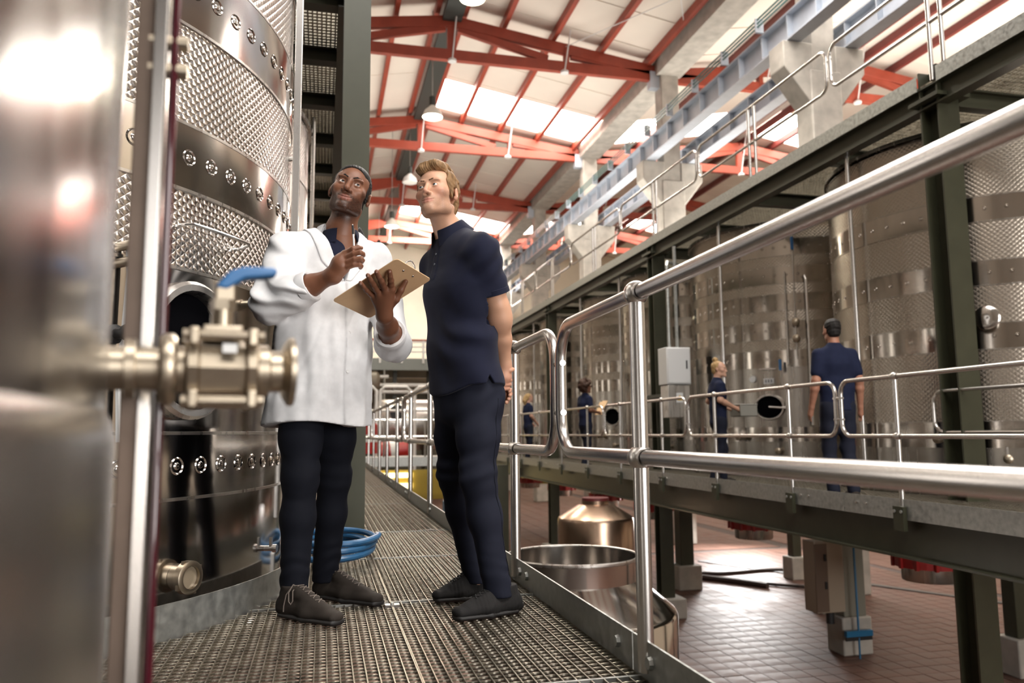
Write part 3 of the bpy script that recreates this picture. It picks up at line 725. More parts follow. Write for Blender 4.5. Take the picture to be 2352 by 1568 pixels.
# risers, manholes and fittings
def riser(t, y, X=6.1, r=.028, zt=4.0):
    MB().cyl((X, y, .1), (X, y, zt), r, 12).build('riser_pipe', TUBE, t)
for t, y in zip(tanks, (7.95, 11.14, 15.5, 18.1, 22.5, 25.5)): riser(t, y)
def pc(c, r, px_th, z, out=0): return on_cyl(c, r+out, px_th, z)
TC = (8.0, 12.0)
manhole(tanks[1], TC, 1.78, 222, 1.08, .235, .2)
manhole(tanks[3], (7.6, 18.25), 1.33, 222, 1.08, .22, .22)
p, d = on_cyl(TC, 1.78, 230, 1.08)
MB().tube([p, p+d*.12, p+d*.14+Vector((0, 0, -.02)), p+d*.14+Vector((-.2, .14, 0))], .016, 8).build('manhole_arm', TUBE, tanks[1])
p, d = on_cyl(TC, 1.78, 214, 1.52); MB().lathe([(0, .03), (.05, .03), (.05, 0)], p, d, 16).build('thermometer', WHITEP, tanks[1])
p, d = on_cyl(TC, 1.78, 222, 1.48); ex = Vector((-d.y, d.x, 0))
s = MB().box(p+d*.01, (.15, .02, .085), Matrix((ex, d, Vector((0, 0, 1)))).transposed()).build('number_plate', WHITEP, tanks[1])
for k in (-1, 0, 1):
    MB().box(p+d*.022+ex*(.042*k), (.022, .004, .045), Matrix((ex, d, Vector((0, 0, 1)))).transposed()).build('plate_figure', mat('plate_grey_print', (.25, .25, .26), .6), s)
a, _ = on_cyl(TC, 1.84, 218, 1.66); b, _ = on_cyl(TC, 1.84, 226, 1.66); MB().tube([a, b], .009, 8).build('grab_bar', TUBE, tanks[1])
for th, za, zb in ((232, 1.72, 3.15), (236, 1.8, 4.0)):
    p, d = on_cyl(TC, 1.84, th, 0); MB().tube([(p.x, p.y, za), (p.x, p.y, zb)], .014, 8).build('level_tube', TUBE, tanks[1])
p, d = on_cyl(TC, 1.86, 236, 0)
MB().cyl((p.x, p.y, 3.48), (p.x, p.y, 3.68), .022, 8).build('blue_tube_clip', HANDLE, tanks[1])
MB().cyl((p.x-.3, p.y, 1.62), (p.x-.3, p.y, 1.78), .022, 8).build('blue_tube_clip', HANDLE, tanks[1])
for z in (2.35, 2.1):
    MB().lathe([(0, 0), (.05, 0), (.06, .04), (.06, .1), (.03, .12), (0, .12)], (p.x, p.y, z), d, 12).build('tube_valve', CAST, tanks[1])
p, d = on_cyl(TC, 1.78, 243, 3.0)
MB().tube([p+d*.06+Vector((.0, .35, .06)), p+d*.1+Vector((-.05, .05, .06)), p+d*.1+Vector((-.07, 0, 0)), p+d*.1+Vector((-.07, 0, -2.2))], .022, 8).build('elbow_pipe', TUBE, tanks[1])
p, d = on_cyl((8.0, 7.92), 1.8, 223.5, 1.84)
s = MB().lathe([(0, 0), (.085, 0), (.085, .2), (.11, .21), (.12, .23), (.12, .25), (.1, .26), (0, .255)], p, d, 24).build('side_nozzle', STEEL, tanks[0])
for t, (c, r, b, l) in zip(tanks, RT):
    for k, th in enumerate((208, 226)):
        p, d = on_cyl(c, r, th, .42 if k else .62)
        s = MB().lathe([(0, 0), (.03, 0), (.03, .12), (.045, .13), (.045, .2), (.03, .21), (0, .21)], p, d, 12).build('racking_valve', CAST, t)
        MB().bar(p+d*.15, p+d*.15+Vector((0, 0, .12)), .02, .014, up=d).build('valve_lever', TUBE, s)
# switch cabinet
sw = thing('switch_cabinet', 'white wall mounted switch cabinet beside the second dark column, steel box below it', 'cabinet', (5.75, 12.2, .95))
MB().span((5.54, 12.02, 1.50), (5.97, 12.36, 2.12)).build('case', WHITEP, sw, bevel=.008)
MB().span((5.555, 12.0, 1.52), (5.955, 12.02, 2.10)).build('door', WHITEP, sw, bevel=.006)
MB().span((5.88, 11.985, 1.76), (5.90, 12.0, 1.90)).build('door_handle', RUBBER, sw)
MB().span((5.56, 12.04, .95), (5.95, 12.34, 1.49)).build('terminal_box', STEELB, sw, bevel=.006)
ws = MB().span((5.70, 12.03, 1.20), (5.82, 12.04, 1.36)).build('warning_plate', WHITEP, sw)
MB().prism([(-.045, -.045), (.045, -.045), (0, .045)], (5.76, 12.029, 1.28), (1, 0, 0), (0, 0, 1), .003).build('yellow_warning_triangle', mat('yellow_enamel', (.8, .5, .02), .4), ws)
MB().span((5.60, 12.36, 1.3), (6.0, 13.5, 1.36)).build('wall_arm', GREEN, sw)
MB().cyl((5.85, 12.25, 2.12), (5.85, 12.25, 3.9), .03, 10).build('conduit', GALV, sw)
MB().tube([(5.68, 12.2, 2.12), (5.68, 12.2, 3.55), (5.71, 12.25, 3.62), (6.3, 12.7, 3.64)], .03, 8).build('conduit', GALV, sw)

# ---------------------------------------------------------------- lower level
v = thing('open_vessel', 'open topped steel vessel with conical shoulder below the near guard rail', 'vessel', (2.23, 6.98, ZF))
MB().lathe([(.585, -.41), (.60, -.41), (.612, -.40), (.612, -.385), (.60, -.375), (.585, -.38), (.585, -.41)], (2.23, 6.98, 0), seg=64).build('rim', STEELB, v)
MB().lathe([(.53, -1.1), (.58, -.85), (.583, -.39), (.595, -.39), (.595, -.58), (.91, -.84), (.93, -.88), (.93, -2.3), (.85, -2.4)], (2.23, 6.98, 0), seg=72).build('body', STEEL, v)
MB().lathe([(0, -.70), (.575, -.70)], (2.23, 6.98, 0), seg=40).build('contents', mat('dark_liquid', (.06, .05, .045), .25), v)
for k in range(3):
    a = k*2*PI/3; MB().cyl((2.23+.75*math.cos(a), 6.98+.75*math.sin(a), ZF), (2.23+.75*math.cos(a), 6.98+.75*math.sin(a), -2.3), .05, 10).build('leg', STEELB, v)
v = thing('stainless_vat', 'coppery reflecting steel vat with a narrow neck under the right walkway', 'vat', (3.95, 11.2, ZF))
MB().lathe([(0, -.28), (.2, -.28), (.2, -.33), (.26, -.34), (.55, -.52), (.565, -.56), (.565, -2.2), (.5, -2.3)], (3.95, 11.2, 0), seg=48).build('body', mat('coppery_steel', (.42, .30, .22), .25, 1), v)  # coppery reflection put into the base colour of the steel
MB().lathe([(0, -.24), (.2, -.24), (.2, -.28), (.14, -.29)], (3.95, 11.2, 0), seg=24).build('red_lid', mat('dark_red_lid', (.10, .012, .012), .5), v)
for k in range(3):
    a = k*2*PI/3; MB().cyl((3.95+.45*math.cos(a), 11.2+.45*math.sin(a), ZF), (3.95+.45*math.cos(a), 11.2+.45*math.sin(a), -2.2), .04, 10).build('leg', STEELB, v)
# tank stand leg with control boxes and squeegee
st = thing('tank_stand', 'steel tank stand post with control boxes hung on it, below the right walkway', 'stand', (7.75, 10.75, ZF))
MB().span((7.62, 10.6, ZF+.55), (8.0, 10.9, -.45)).build('post', mat('stand_paint', (.23, .22, .18), .4), st, bevel=.01)
MB().span((7.55, 10.55, ZF), (8.05, 10.95, ZF+.55)).build('foot', CONC, st, bevel=.02)
MB().span((7.1, 10.5, -1.95), (7.58, 10.8, -.92)).build('control_box', mat('beige_box_enamel', (.40, .33, .25), .4), st, bevel=.01)
MB().span((7.09, 10.48, -1.93), (7.3, 10.5, -.95)).build('control_box_door', mat('brown_box_enamel', (.16, .11, .08), .4), st, bevel=.006)
for z in (-1.2, -1.6): MB().span((7.24, 10.46, z), (7.27, 10.48, z+.1)).build('latch', RUBBER, st)
MB().cyl((7.45, 10.7, -2.15), (7.45, 10.7, -1.95), .06, 12).build('conduit_gland', RUBBER, st)
sq = thing('floor_squeegee', 'blue floor squeegee leaning upside down against the tank stand post', 'squeegee', (7.7, 10.35, ZF))
BLUEP = mat('blue_plastic', (.02, .16, .33), .4)
MB().cyl((7.71, 10.42, -.98), (7.70, 10.4, -2.2), .016, 8).build('handle', BLUEP, sq)
MB().span((7.48, 10.37, -2.28), (7.92, 10.43, -2.2)).build('blade_holder', BLUEP, sq)
MB().span((7.48, 10.39, -2.34), (7.92, 10.41, -2.28)).build('rubber_blade', RUBBER, sq)
MB().cyl((7.7, 10.4, ZF), (7.7, 10.4, -2.3), .014, 8).build('hook_pole', BLUEP, sq)
def stand(x, y, l, w=.22):
    t = thing('tank_stand', l, 'stand', (x, y, ZF))
    MB().span((x-w/2, y-w/2, ZF+.5), (x+w/2, y+w/2, -.62)).build('post', GREEN, t, bevel=.01)
    MB().span((x-w*.9, y-w*.9, ZF), (x+w*.9, y+w*.9, ZF+.5)).build('foot', CONC, t, bevel=.02)
stand(10.45, 16.2, 'dark tank stand post on a concrete block, far below the second right tank')
stand(9.3, 9.2, 'dark tank stand post just right of the dark column foot, below the right walkway')
stand(7.6, 15.9, 'pale footed tank stand post left of the bright floor patch', .3)
stand(9.1, 13.2, 'tank stand post hidden behind the control box post')
# hoses on the floor
def hose(pts, r, l, m=RUBBER, n='floor_hose'):
    P = [Vector(p) for p in pts]; Q = []
    for i in range(len(P)-1):
        a, b, c, d = P[max(i-1, 0)], P[i], P[i+1], P[min(i+2, len(P)-1)]
        for k in range(8):
            t = k/8; Q.append(.5*((2*b)+(c-a)*t+(2*a-5*b+4*c-d)*t*t+(3*b-a-3*c+d)*t**3))
    Q.append(P[-1])
    return tag(MB().tube(Q, r, 8).build(n, m), l, 'hose')
PIPEB = mat('dark_brown_hose', (.05, .03, .025), .45)
hose([(8.2, 17.6, ZF+.04), (9.0, 17.1, ZF+.04), (10.3, 17.2, ZF+.04), (11.0, 17.0, ZF+.04)], .04, 'dark hose lying along the edge of the bright floor patch', PIPEB)
hose([(7.9, 17.4, ZF+.05), (8.3, 16.8, ZF+.05), (8.9, 16.0, ZF+.05), (9.25, 15.4, ZF+.05)], .07, 'thick dark hose lying nearest on the lower floor', PIPEB)
hose([(8.1, 17.0, ZF+.04), (8.9, 16.2, ZF+.04), (9.7, 15.4, ZF+.04), (10.3, 15.0, ZF+.04)], .035, 'thin dark hose crossing the lower floor towards the tank stand', PIPEB)
# blue hose coil on the walkway
co = MB(); pts = []
for i in range(27*12//4):
    t = i/27*2*PI; k = i/81
    pts.append((.065+(.225+.02*math.sin(3*k*PI))*math.cos(t)+.05*k, 4.93+(.5-.08*k)*math.sin(t), .020+.036*min(2.9, i/27)))
tag(co.tube(pts, .018, 10).build('hose_coil', HOSE), 'coil of blue hose on the grating behind the man in the white coat', 'hose')
tag(MB().span((-.12, 4.35, .0), (-.06, 4.40, .11)).build('hose_tag', WHITEP, bevel=.01), 'small white plastic fitting standing beside the blue hose coil', 'fitting')
# gutter line on the lower floor
tag(MB().bar((9.5, 19, ZF+.01), (14.5, 9.5, ZF+.01), .16, .02).build('floor_drain', mat('drain_grate', (.07, .07, .07), .5, .5)), 'long dark drain grate across the lower tiled floor', 'drain')

# ---------------------------------------------------------------- far end of the hall
mz = thing('mezzanine', 'grey mezzanine deck across the far end of the hall', 'mezzanine', (3, 40, 4.3))
MB().span((-4, 40, 3.95), (10, 40.3, 4.55)).build('deck_beam', mat('grey_green_steel', (.22, .24, .23), .45), mz)
MB().span((-4, 40.3, 4.4), (10, 51.9, 4.5)).build('deck', GALV, mz)
for i in range(8): MB().span((-3.6+i*1.8, 42, ZF), (-3.4+i*1.8, 42.2, 4.4)).build('post', GREEN, mz)
mr = thing('mezzanine_railing', 'white railing along the edge of the far mezzanine', 'railing', (3, 40, 4.6))
for z in (4.85, 5.1, 5.35): MB().span((-4, 39.92, z), (10, 39.99, z+.07)).build('rail_bar', WHITEP, mr)
for i in range(13): MB().span((-3.9+i*1.1, 39.9, 4.3), (-3.8+i*1.1, 40.0, 5.45)).build('post', WHITEP, mr)
MB().span((-4, 39.92, 5.44), (10, 39.99, 5.53)).build('red_pipe', RED, mr)
lw = thing('cross_walkway', 'cross walkway at the end of the left walkway', 'walkway', (3, 24, 0))
MB().span((-4, 24, -.25), (4.7, 24.3, .03)).build('edge_beam', GALV, lw)
MB().span((-4, 24.3, -.02), (4.7, 25.6, .02)).build('deck', GALV, lw)
fr = thing('tube_railing', 'steel railing of the cross walkway behind the two men', 'railing', (2.5, 24, 0))
for z in (.64, 1.14): MB().tube([(-4, 24.05, z), (4.6, 24.05, z)], .03, 8).build('rail_bar', TUBE, fr)
for i in range(7): MB().cyl((-3.2+i*1.25, 24.05, 0), (-3.2+i*1.25, 24.05, 1.14), .03, 8).build('post', TUBE, fr)
f2 = thing('looped_railing', 'looped steel railing rising behind the far walkway rail', 'railing', (2.6, 30, 1))
for a in (.8, 2.1, 3.4): MB().tube([(a, 30, ZF), (a, 30, 2.35), (a+.15, 30, 2.5), (a+1.0, 30, 2.5), (a+1.15, 30, 2.35), (a+1.15, 30, ZF)], .06, 8).build('rail_loop', WHITEP, f2)
MB().tube([(.3, 30, 1.6), (4.6, 30, 1.6)], .05, 8).build('rail_bar', WHITEP, f2)
ht = thing('horizontal_tank', 'white horizontal tank far behind the walkway railing', 'tank', (2.9, 33, .9))
MB().lathe([(0, -.3), (.5, -.28), (.95, -.1), (1.05, .1), (1.05, 2.4), (.95, 2.6), (0, 2.8)], (2.2, 33, 1.1), (1, 0, 0), 28).build('vessel', TUBE, ht)
for a in (2.5, 4.2): MB().span((a-.1, 32.3, -.9), (a+.1, 33.7, .3)).build('saddle', GREEN, ht)
MB().lathe([(0, 0), (.3, 0), (.3, .1), (0, .1)], (2.9, 31.95, 1.6), (0, -1, 0), 16).build('hatch', RUBBER, ht)
pr = thing('pipe_rack', 'pale pipes and a dark blower hung under the far mezzanine', 'pipes', (3, 40.15, 3.4))
for z, a, b in ((3.62, 1.0, 3.2), (3.2, 2.6, 6.0), (2.85, 1.5, 6.0), (2.4, -1, 2.4)): MB().cyl((a, 40.15, z), (b, 40.15, z), .09, 10).build('pipe', WHITEP, pr)
for a in (1.2, 3.0, 5.4): MB().cyl((a, 40.15, 2.3), (a, 40.15, 3.96), .05, 8).build('hanger', GALV, pr)
MB().lathe([(0, 0), (.5, .02), (.62, .15), (.62, 1.2), (.5, 1.35), (0, 1.36)], (1.4, 40.2, 3.3), (1, 0, 0), 20).build('blower', mat('brown_grey_enamel', (.16, .13, .10), .5), pr)
mm = thing('process_machine', 'dim brown machinery block below the far mezzanine', 'machine', (3, 44, ZF))  # dark blocks added for the shaded zone under the mezzanine
MB().span((-3.8, 43, ZF), (2.6, 45, 2.2)).build('cabinet_block', mat('dim_brown_steel', (.14, .11, .08), .6), mm, bevel=.05)
MB().span((2.9, 43.5, ZF), (9.0, 45, 3.0)).build('cabinet_block', mat('dim_olive_steel', (.12, .11, .08), .6), mm, bevel=.05)
for k in range(6): MB().span((-3.4+k*2, 42.9, .4), (-2.2+k*2, 43.02, 1.6)).build('inspection_panel', mat('pale_machine_panel', (.42, .38, .31), .5), mm, bevel=.02)
for x, y, z, r, l in ((1.55, 28, .55, .32, 'red drum seen between the railing posts beside the white coat'), (2.5, 29, .1, .38, 'red machine cover low between the far railing posts')):
    t = thing('red_drum', l, 'drum', (x, y, z))
    MB().lathe([(0, -.5), (r, -.5), (r, .5), (r*.8, .56), (0, .56)], (x, y, z), (1, 0, .1) if r > .35 else (0, 0, 1), 20).build('casing', REDPL, t)
    MB().lathe([(r*1.02, -.1), (r*1.02, .15)], (x, y, z), (1, 0, .1) if r > .35 else (0, 0, 1), 20).build('white_band', WHITEP, t)
    MB().span((x-.2, y-.2, -.02 if y == 28 and False else z-.9), (x+.2, y+.2, z-.45)).build('pedestal', GREEN, t)
wk = thing('work_lamp', 'yellow lit strip lamps under the far cross walkway', 'lamp', (2.4, 27, -.8))
for z in (-.75, -1.1):
    MB().span((1.6, 27, z), (3.0, 27.12, z+.16)).build('lit_tube', mat('warm_tube_glass', (.9, .8, .5), .4, emit=((1, .82, .4), 3.5)), wk)
MB().span((1.5, 27.1, -1.5), (5.2, 27.2, -.5)).build('yellow_panel', mat('yellow_paint', (.45, .33, .05), .5), wk)
tag(MB().span((7.2, 26, -1.0), (9.5, 26.1, -.6)).build('yellow_beam', mat('yellow_paint', (.45, .33, .05), .5)), 'yellow beam seen under the far part of the right walkway', 'beam')
for x, y, h, l, m in ((2.8, 21, 1.2, 'stacked brown carton on the lower floor behind the railing', mat('carton_brown', (.25, .16, .09), .8)), (3.6, 21.5, 1.5, 'blue crate stack on the lower floor behind the railing', BLUEP)):
    t = thing('crate', l, 'crate', (x, y, ZF))
    for k in range(3): MB().span((x-.35, y-.3, ZF+k*h/3), (x+.35, y+.3, ZF+(k+1)*h/3-.02)).build('crate_box', m, t, bevel=.01)
tag(MB().span((4.4, 20, ZF), (4.7, 20.3, -.1)).build('steel_post', GREEN), 'dark post on the lower floor behind the fair haired man', 'post')
# ---------------------------------------------------------------- soft bodies: smooth unions of round shapes meshed by surface nets
def V3(*a): return np.array(a, dtype=float)
def nrm(v): v = np.asarray(v, float); return v/np.linalg.norm(v)
class Sdf:
    """list of rounded shapes; every entry is (kind, data, smoothing, sign, centre, reach)"""
    def __init__(s): s.p = []; s.disp = None; s.cuts = []; s.post = None
    def cap(s, a, b, ra, rb, k=.02, sub=False):
        a, b = V3(*a), V3(*b); s.p.append(('c', (a, b, ra, rb), k, sub, (a+b)/2, np.linalg.norm(b-a)/2+max(ra, rb))); return s
    def chain(s, pts, rs, k=.02, sub=False):
        for i in range(len(pts)-1): s.cap(pts[i], pts[i+1], rs[i], rs[i+1], k, sub)
        return s
    def ell(s, c, r, R=None, k=.02, sub=False):
        s.p.append(('e', (V3(*c), V3(*r), np.eye(3) if R is None else np.array(R, float)), k, sub, V3(*c), max(r))); return s
    def tube(s, a, b, ra, rb, w, k=.03, sub=False):
        """tapered elliptical limb: ra, rb = (half width along w, half depth)"""
        a, b = V3(*a), V3(*b); d = nrm(b-a); w = V3(*w); w = nrm(w-d*(w@d)); n = np.cross(d, w)
        s.p.append(('t', (a, b, V3(*ra), V3(*rb), d, w, n), k, sub, (a+b)/2, np.linalg.norm(b-a)/2+max(max(ra), max(rb)))); return s
    def box(s, c, h, R, rad, k=.01, sub=False):
        s.p.append(('b', (V3(*c), V3(*h), np.array(R, float), rad), k, sub, V3(*c), np.linalg.norm(h)+rad)); return s
    def cut(s, pt, n): s.cuts.append((V3(*pt), nrm(n))); return s   # removes the side the normal points to
    def xform(s, R, t, src):
        for kind, d, k, sub, c, re in src.p:
            c2 = R@c+t
            if kind == 'c': d2 = (R@d[0]+t, R@d[1]+t, d[2], d[3])
            elif kind == 'e': d2 = (R@d[0]+t, d[1], R@d[2])
            elif kind == 't': d2 = (R@d[0]+t, R@d[1]+t, d[2], d[3], R@d[4], R@d[5], R@d[6])
            else: d2 = (R@d[0]+t, d[1], R@d[2], d[3])
            s.p.append((kind, d2, k, sub, c2, re))
        return s
    @staticmethod
    def one(kind, d, P):
        if kind == 'c':
            a, b, ra, rb = d; ab = b-a; t = np.clip((P-a)@ab/max(ab@ab, 1e-12), 0, 1)
            return np.sqrt(((P-a-t[:, None]*ab)**2).sum(1))-(ra+(rb-ra)*t)
        if kind == 'e':
            c, r, R = d; q = (P-c)@R; k0 = np.sqrt(((q/r)**2).sum(1)); k1 = np.sqrt(((q/(r*r))**2).sum(1))
            return np.where(k1 > 1e-9, k0*(k0-1)/np.maximum(k1, 1e-9), -r.min())
        if kind == 't':
            a, b, ra, rb, dd, w, n = d; L = np.linalg.norm(b-a); q = P-a; z = q@dd; t = np.clip(z/L, 0, 1)
            rw = ra[0]+(rb[0]-ra[0])*t; rn = ra[1]+(rb[1]-ra[1])*t; ez = z-t*L; m = np.minimum(rw, rn)
            u, v = q@w, q@n
            k0 = np.sqrt((u/rw)**2+(v/rn)**2+(ez/m)**2); k1 = np.sqrt((u/rw**2)**2+(v/rn**2)**2+(ez/m**2)**2)
            return np.where(k1 > 1e-9, k0*(k0-1)/np.maximum(k1, 1e-9), -m)
        c, h, R, rad = d; q = np.abs((P-c)@R)-h
        return np.sqrt((np.maximum(q, 0)**2).sum(1))+np.minimum(q.max(1), 0)-rad
    def ev(s, P, near=None):
        D = np.full(len(P), 9.0)
        for i, (kind, d, k, sub, c, re) in enumerate(s.p):
            if near is not None and not near[i]: continue
            e = s.one(kind, d, P)
            if sub:
                h = np.maximum(k-np.abs(D+e), 0)/k; D = np.maximum(D, -e)+h*h*k*.25
            else:
                h = np.maximum(k-np.abs(D-e), 0)/k; D = np.minimum(D, e)-h*h*k*.25
        if s.disp is not None: D = D-s.disp(P)
        if s.post is not None: D = s.post(P, D)
        for p, n in s.cuts: D = np.maximum(D, (P-p)@n)
        return D
    def bounds(s, pad=.02):
        lo = np.min([c-re for k, d, kk, sub, c, re in s.p if not sub], axis=0)-pad
        hi = np.max([c+re for k, d, kk, sub, c, re in s.p if not sub], axis=0)+pad
        return lo, hi
    def mesh(s, h, lo=None, hi=None):
        if lo is None: lo, hi = s.bounds()
        lo, hi = np.array(lo, float), np.array(hi, float)
        B = 8; nb = np.maximum(np.ceil((hi-lo)/h/B).astype(int), 1); n = nb*B+1
        F = np.full(n, .5, dtype=np.float32); half = B*h*.5; diag = half*1.7321
        ijk = np.stack(np.meshgrid(*[np.arange(q) for q in nb], indexing='ij'), -1).reshape(-1, 3)
        ctr = lo+(ijk*B+B/2)*h
        pc_ = np.array([c for kk, d, k, sub, c, re in s.p]); pr_ = np.array([re+k for kk, d, k, sub, c, re in s.p])
        dist = np.sqrt(((ctr[:, None, :]-pc_[None])**2).sum(-1))-pr_[None]
        nearm = dist < diag+.03; cand = np.nonzero(nearm.any(1))[0]
        if len(cand):
            dcs = s.ev(ctr[cand])
            r9 = np.stack(np.meshgrid(*[np.arange(B+1)]*3, indexing='ij'), -1).reshape(-1, 3)*h
            for bi, dc in zip(cand, dcs):
                o = ijk[bi]*B; sl = (slice(o[0], o[0]+B+1), slice(o[1], o[1]+B+1), slice(o[2], o[2]+B+1))
                if abs(dc) > diag*1.35+.012: F[sl] = dc
            for bi, dc in zip(cand, dcs):
                if abs(dc) > diag*1.35+.012: continue
                o = ijk[bi]*B; sl = (slice(o[0], o[0]+B+1), slice(o[1], o[1]+B+1), slice(o[2], o[2]+B+1))
                F[sl] = s.ev(r9+lo+o*h, nearm[bi]).reshape(B+1, B+1, B+1)
        F[[0, -1]] = np.abs(F[[0, -1]]); F[:, [0, -1]] = np.abs(F[:, [0, -1]]); F[:, :, [0, -1]] = np.abs(F[:, :, [0, -1]])
        S = F < 0
        c0 = S[:-1, :-1, :-1]; anyc = np.zeros(c0.shape, bool); allc = np.ones(c0.shape, bool)
        offs = [(i, j, k) for i in (0, 1) for j in (0, 1) for k in (0, 1)]
        nx, ny, nz = c0.shape
        for i, j, k in offs:
            q = S[i:i+nx, j:j+ny, k:k+nz]; anyc |= q; allc &= q
        act = anyc & ~allc; idx = np.full(c0.shape, -1, dtype=np.int64); A = np.argwhere(act); idx[act] = np.arange(len(A))
        acc = np.zeros((len(A), 3)); cnt = np.zeros(len(A))
        for a in offs:
            for ax in range(3):
                if a[ax]: continue
                b = list(a); b[ax] = 1
                fa = F[A[:, 0]+a[0], A[:, 1]+a[1], A[:, 2]+a[2]]; fb = F[A[:, 0]+b[0], A[:, 1]+b[1], A[:, 2]+b[2]]
                m = (fa < 0) != (fb < 0); t = np.where(m, fa/np.where(fa == fb, 1, fa-fb), 0)
                p = np.tile(np.array(a, float), (len(A), 1)); p[:, ax] += t
                acc[m] += p[m]; cnt[m] += 1
        verts = lo+(A+acc/np.maximum(cnt, 1)[:, None])*h
        faces = []
        for ax in range(3):
            u, v = (ax+1) % 3, (ax+2) % 3
            sl0 = [slice(None)]*3; sl1 = [slice(None)]*3; sl0[ax] = slice(0, -1); sl1[ax] = slice(1, None)
            a, b = S[tuple(sl0)], S[tuple(sl1)]
            E = np.argwhere(a != b); E = E[(E[:, u] > 0) & (E[:, v] > 0)]
            E = E[(E[:, u] < n[u]-1) & (E[:, v] < n[v]-1)]
            def g(du, dv):
                q = E.copy(); q[:, u] += du; q[:, v] += dv; return idx[q[:, 0], q[:, 1], q[:, 2]]
            Q = np.stack((g(-1, -1), g(0, -1), g(0, 0), g(-1, 0)), 1)
            flip = ~a[E[:, 0], E[:, 1], E[:, 2]]; Q[flip] = Q[flip][:, ::-1]; faces.append(Q)
        Q = np.concatenate(faces); Q = Q[(Q >= 0).all(1)]
        return verts, Q
def soft(name, parts, m, parent, color=None, smooth_iter=1):
    """parts: list of (verts, quads) joined into one mesh object"""
    vs, fs, o = [], [], 0
    for v, q in parts: vs.append(v); fs.append(q+o); o += len(v)
    v = np.concatenate(vs); q = np.concatenate(fs)
    for _ in range(smooth_iter):                 # light relaxing of the net
        acc = np.zeros_like(v); c = np.zeros(len(v))
        for a, b in ((0, 1), (1, 2), (2, 3), (3, 0)):
            np.add.at(acc, q[:, a], v[q[:, b]]); np.add.at(c, q[:, a], 1)
        v = v*.5+acc/np.maximum(c, 1)[:, None]*.5
    org = np.array(ORG.get(parent.name, Vector())) if parent is not None else np.zeros(3)
    me = bpy.data.meshes.new(name)
    me.vertices.add(len(v)); me.vertices.foreach_set('co', (v-org).astype(np.float32).ravel())
    me.loops.add(len(q)*4); me.loops.foreach_set('vertex_index', q.astype(np.int32).ravel())
    me.polygons.add(len(q)); me.polygons.foreach_set('loop_start', np.arange(0, len(q)*4, 4, dtype=np.int32))
    me.polygons.foreach_set('use_smooth', np.ones(len(q), bool))
    me.update(calc_edges=True); me.validate()
    me.materials.append(m)
    if color is not None:
        at = me.color_attributes.new('tint', 'FLOAT_COLOR', 'POINT'); at.data.foreach_set('color', color(v).astype(np.float32).ravel())
    o = bpy.data.objects.new(name, me); COL.objects.link(o)
    if parent is not None: o.parent = parent; ORG[o.name] = Vector(org)
    return o
NOISE = {}
def vnoise(P, sc, seed=0):
    """cheap smooth pseudo noise made of rotated sines, about -1..1"""
    key = (seed, sc)
    if key not in NOISE:
        rs = np.random.RandomState(seed); A, B, ph = [], [], []
        for i in range(5): A.append(rs.normal(size=3)*np.asarray(sc)); ph.append(rs.uniform(0, 6.28)); B.append(rs.normal(size=3)*np.asarray(sc)*.6)
        NOISE[key] = (np.array(A).T, np.array(B).T, np.array(ph))
    A, B, ph = NOISE[key]
    return np.sin(P@A+ph+1.3*np.sin(P@B)).sum(1)/3.2
def axes(f, upv=(0, 0, 1)):
    """rows of a head or body frame: x = its left seen from the front (image right when facing the camera), -y = forward, z up"""
    f = nrm(f); up = np.asarray(upv, float); x = nrm(np.cross(-f, up)); z = np.cross(x, -f)
    return np.array((x, -f, z)).T
# ---------------------------------------------------------------- people
def skin_mat(name, rough=.42, sss=.06):
    m = mat(name, (1, 1, 1), rough); N, L = nt(m); b = N['Principled BSDF']
    a = N.new('ShaderNodeAttribute'); a.attribute_name = 'tint'; L.new(a.outputs['Color'], b.inputs['Base Color'])
    b.inputs['Specular IOR Level'].default_value = .35; b.inputs['Subsurface Weight'].default_value = sss; b.inputs['Subsurface Radius'].default_value = (.012, .005, .003)
    nz = N.new('ShaderNodeTexNoise'); nz.inputs['Scale'].default_value = 240; tc = N.new('ShaderNodeTexCoord'); L.new(tc.outputs['Object'], nz.inputs['Vector'])
    bp = N.new('ShaderNodeBump'); bp.inputs['Strength'].default_value = .12; bp.inputs['Distance'].default_value = .002
    L.new(nz.outputs['Fac'], bp.inputs['Height']); L.new(bp.outputs['Normal'], b.inputs['Normal'])
    return m
def cloth(name, color, sc=700, st=.25, rough=.85, sheen=0.0):
    m = mat(name, color, rough, 0, noise=(18, .10), bump=(sc, st, .001), spec=.12)
    m.node_tree.nodes['Principled BSDF'].inputs['Sheen Weight'].default_value = sheen
    return m
SKIN = skin_mat('skin'); 
COAT = cloth('white_cotton', (.80, .80, .81), 500, .15, .8, .1)
NAVY = cloth('navy_pique', (.012, .014, .031), 900, .5, .85, .08)
CHINO = cloth('navy_cotton_twill', (.016, .018, .030), 900, .25, .8)
CHINOD = cloth('dark_navy_twill', (.008, .009, .014), 900, .25, .8)
SUEDE = cloth('dark_brown_suede', (.040, .033, .028), 300, .4, .75)
TREK = cloth('dark_grey_mesh', (.022, .021, .021), 250, .6, .7)
SOLE = mat('dark_rubber_sole', (.012, .011, .011), .6)
LACE = mat('grey_lace', (.16, .13, .11), .8)
LACEB = mat('black_lace', (.016, .016, .017), .7)
EYEW = mat('eye_white', (.78, .74, .70), .12, coat=.5)
def hair_mat(name, c):
    m = mat(name, c, .62, 0, noise=(90, .45), bump=(160, .5, .003), stretch=(1, 1, .3), spec=.25); return m
HAIRB = hair_mat('short_black_hair', (.012, .010, .009))
HAIRF = hair_mat('light_brown_hair', (.25, .145, .068))
BLOND = hair_mat('blond_hair', (.42, .27, .12))
def hv(a, b, t): return np.array(a)*(1-t)+np.array(b)*t
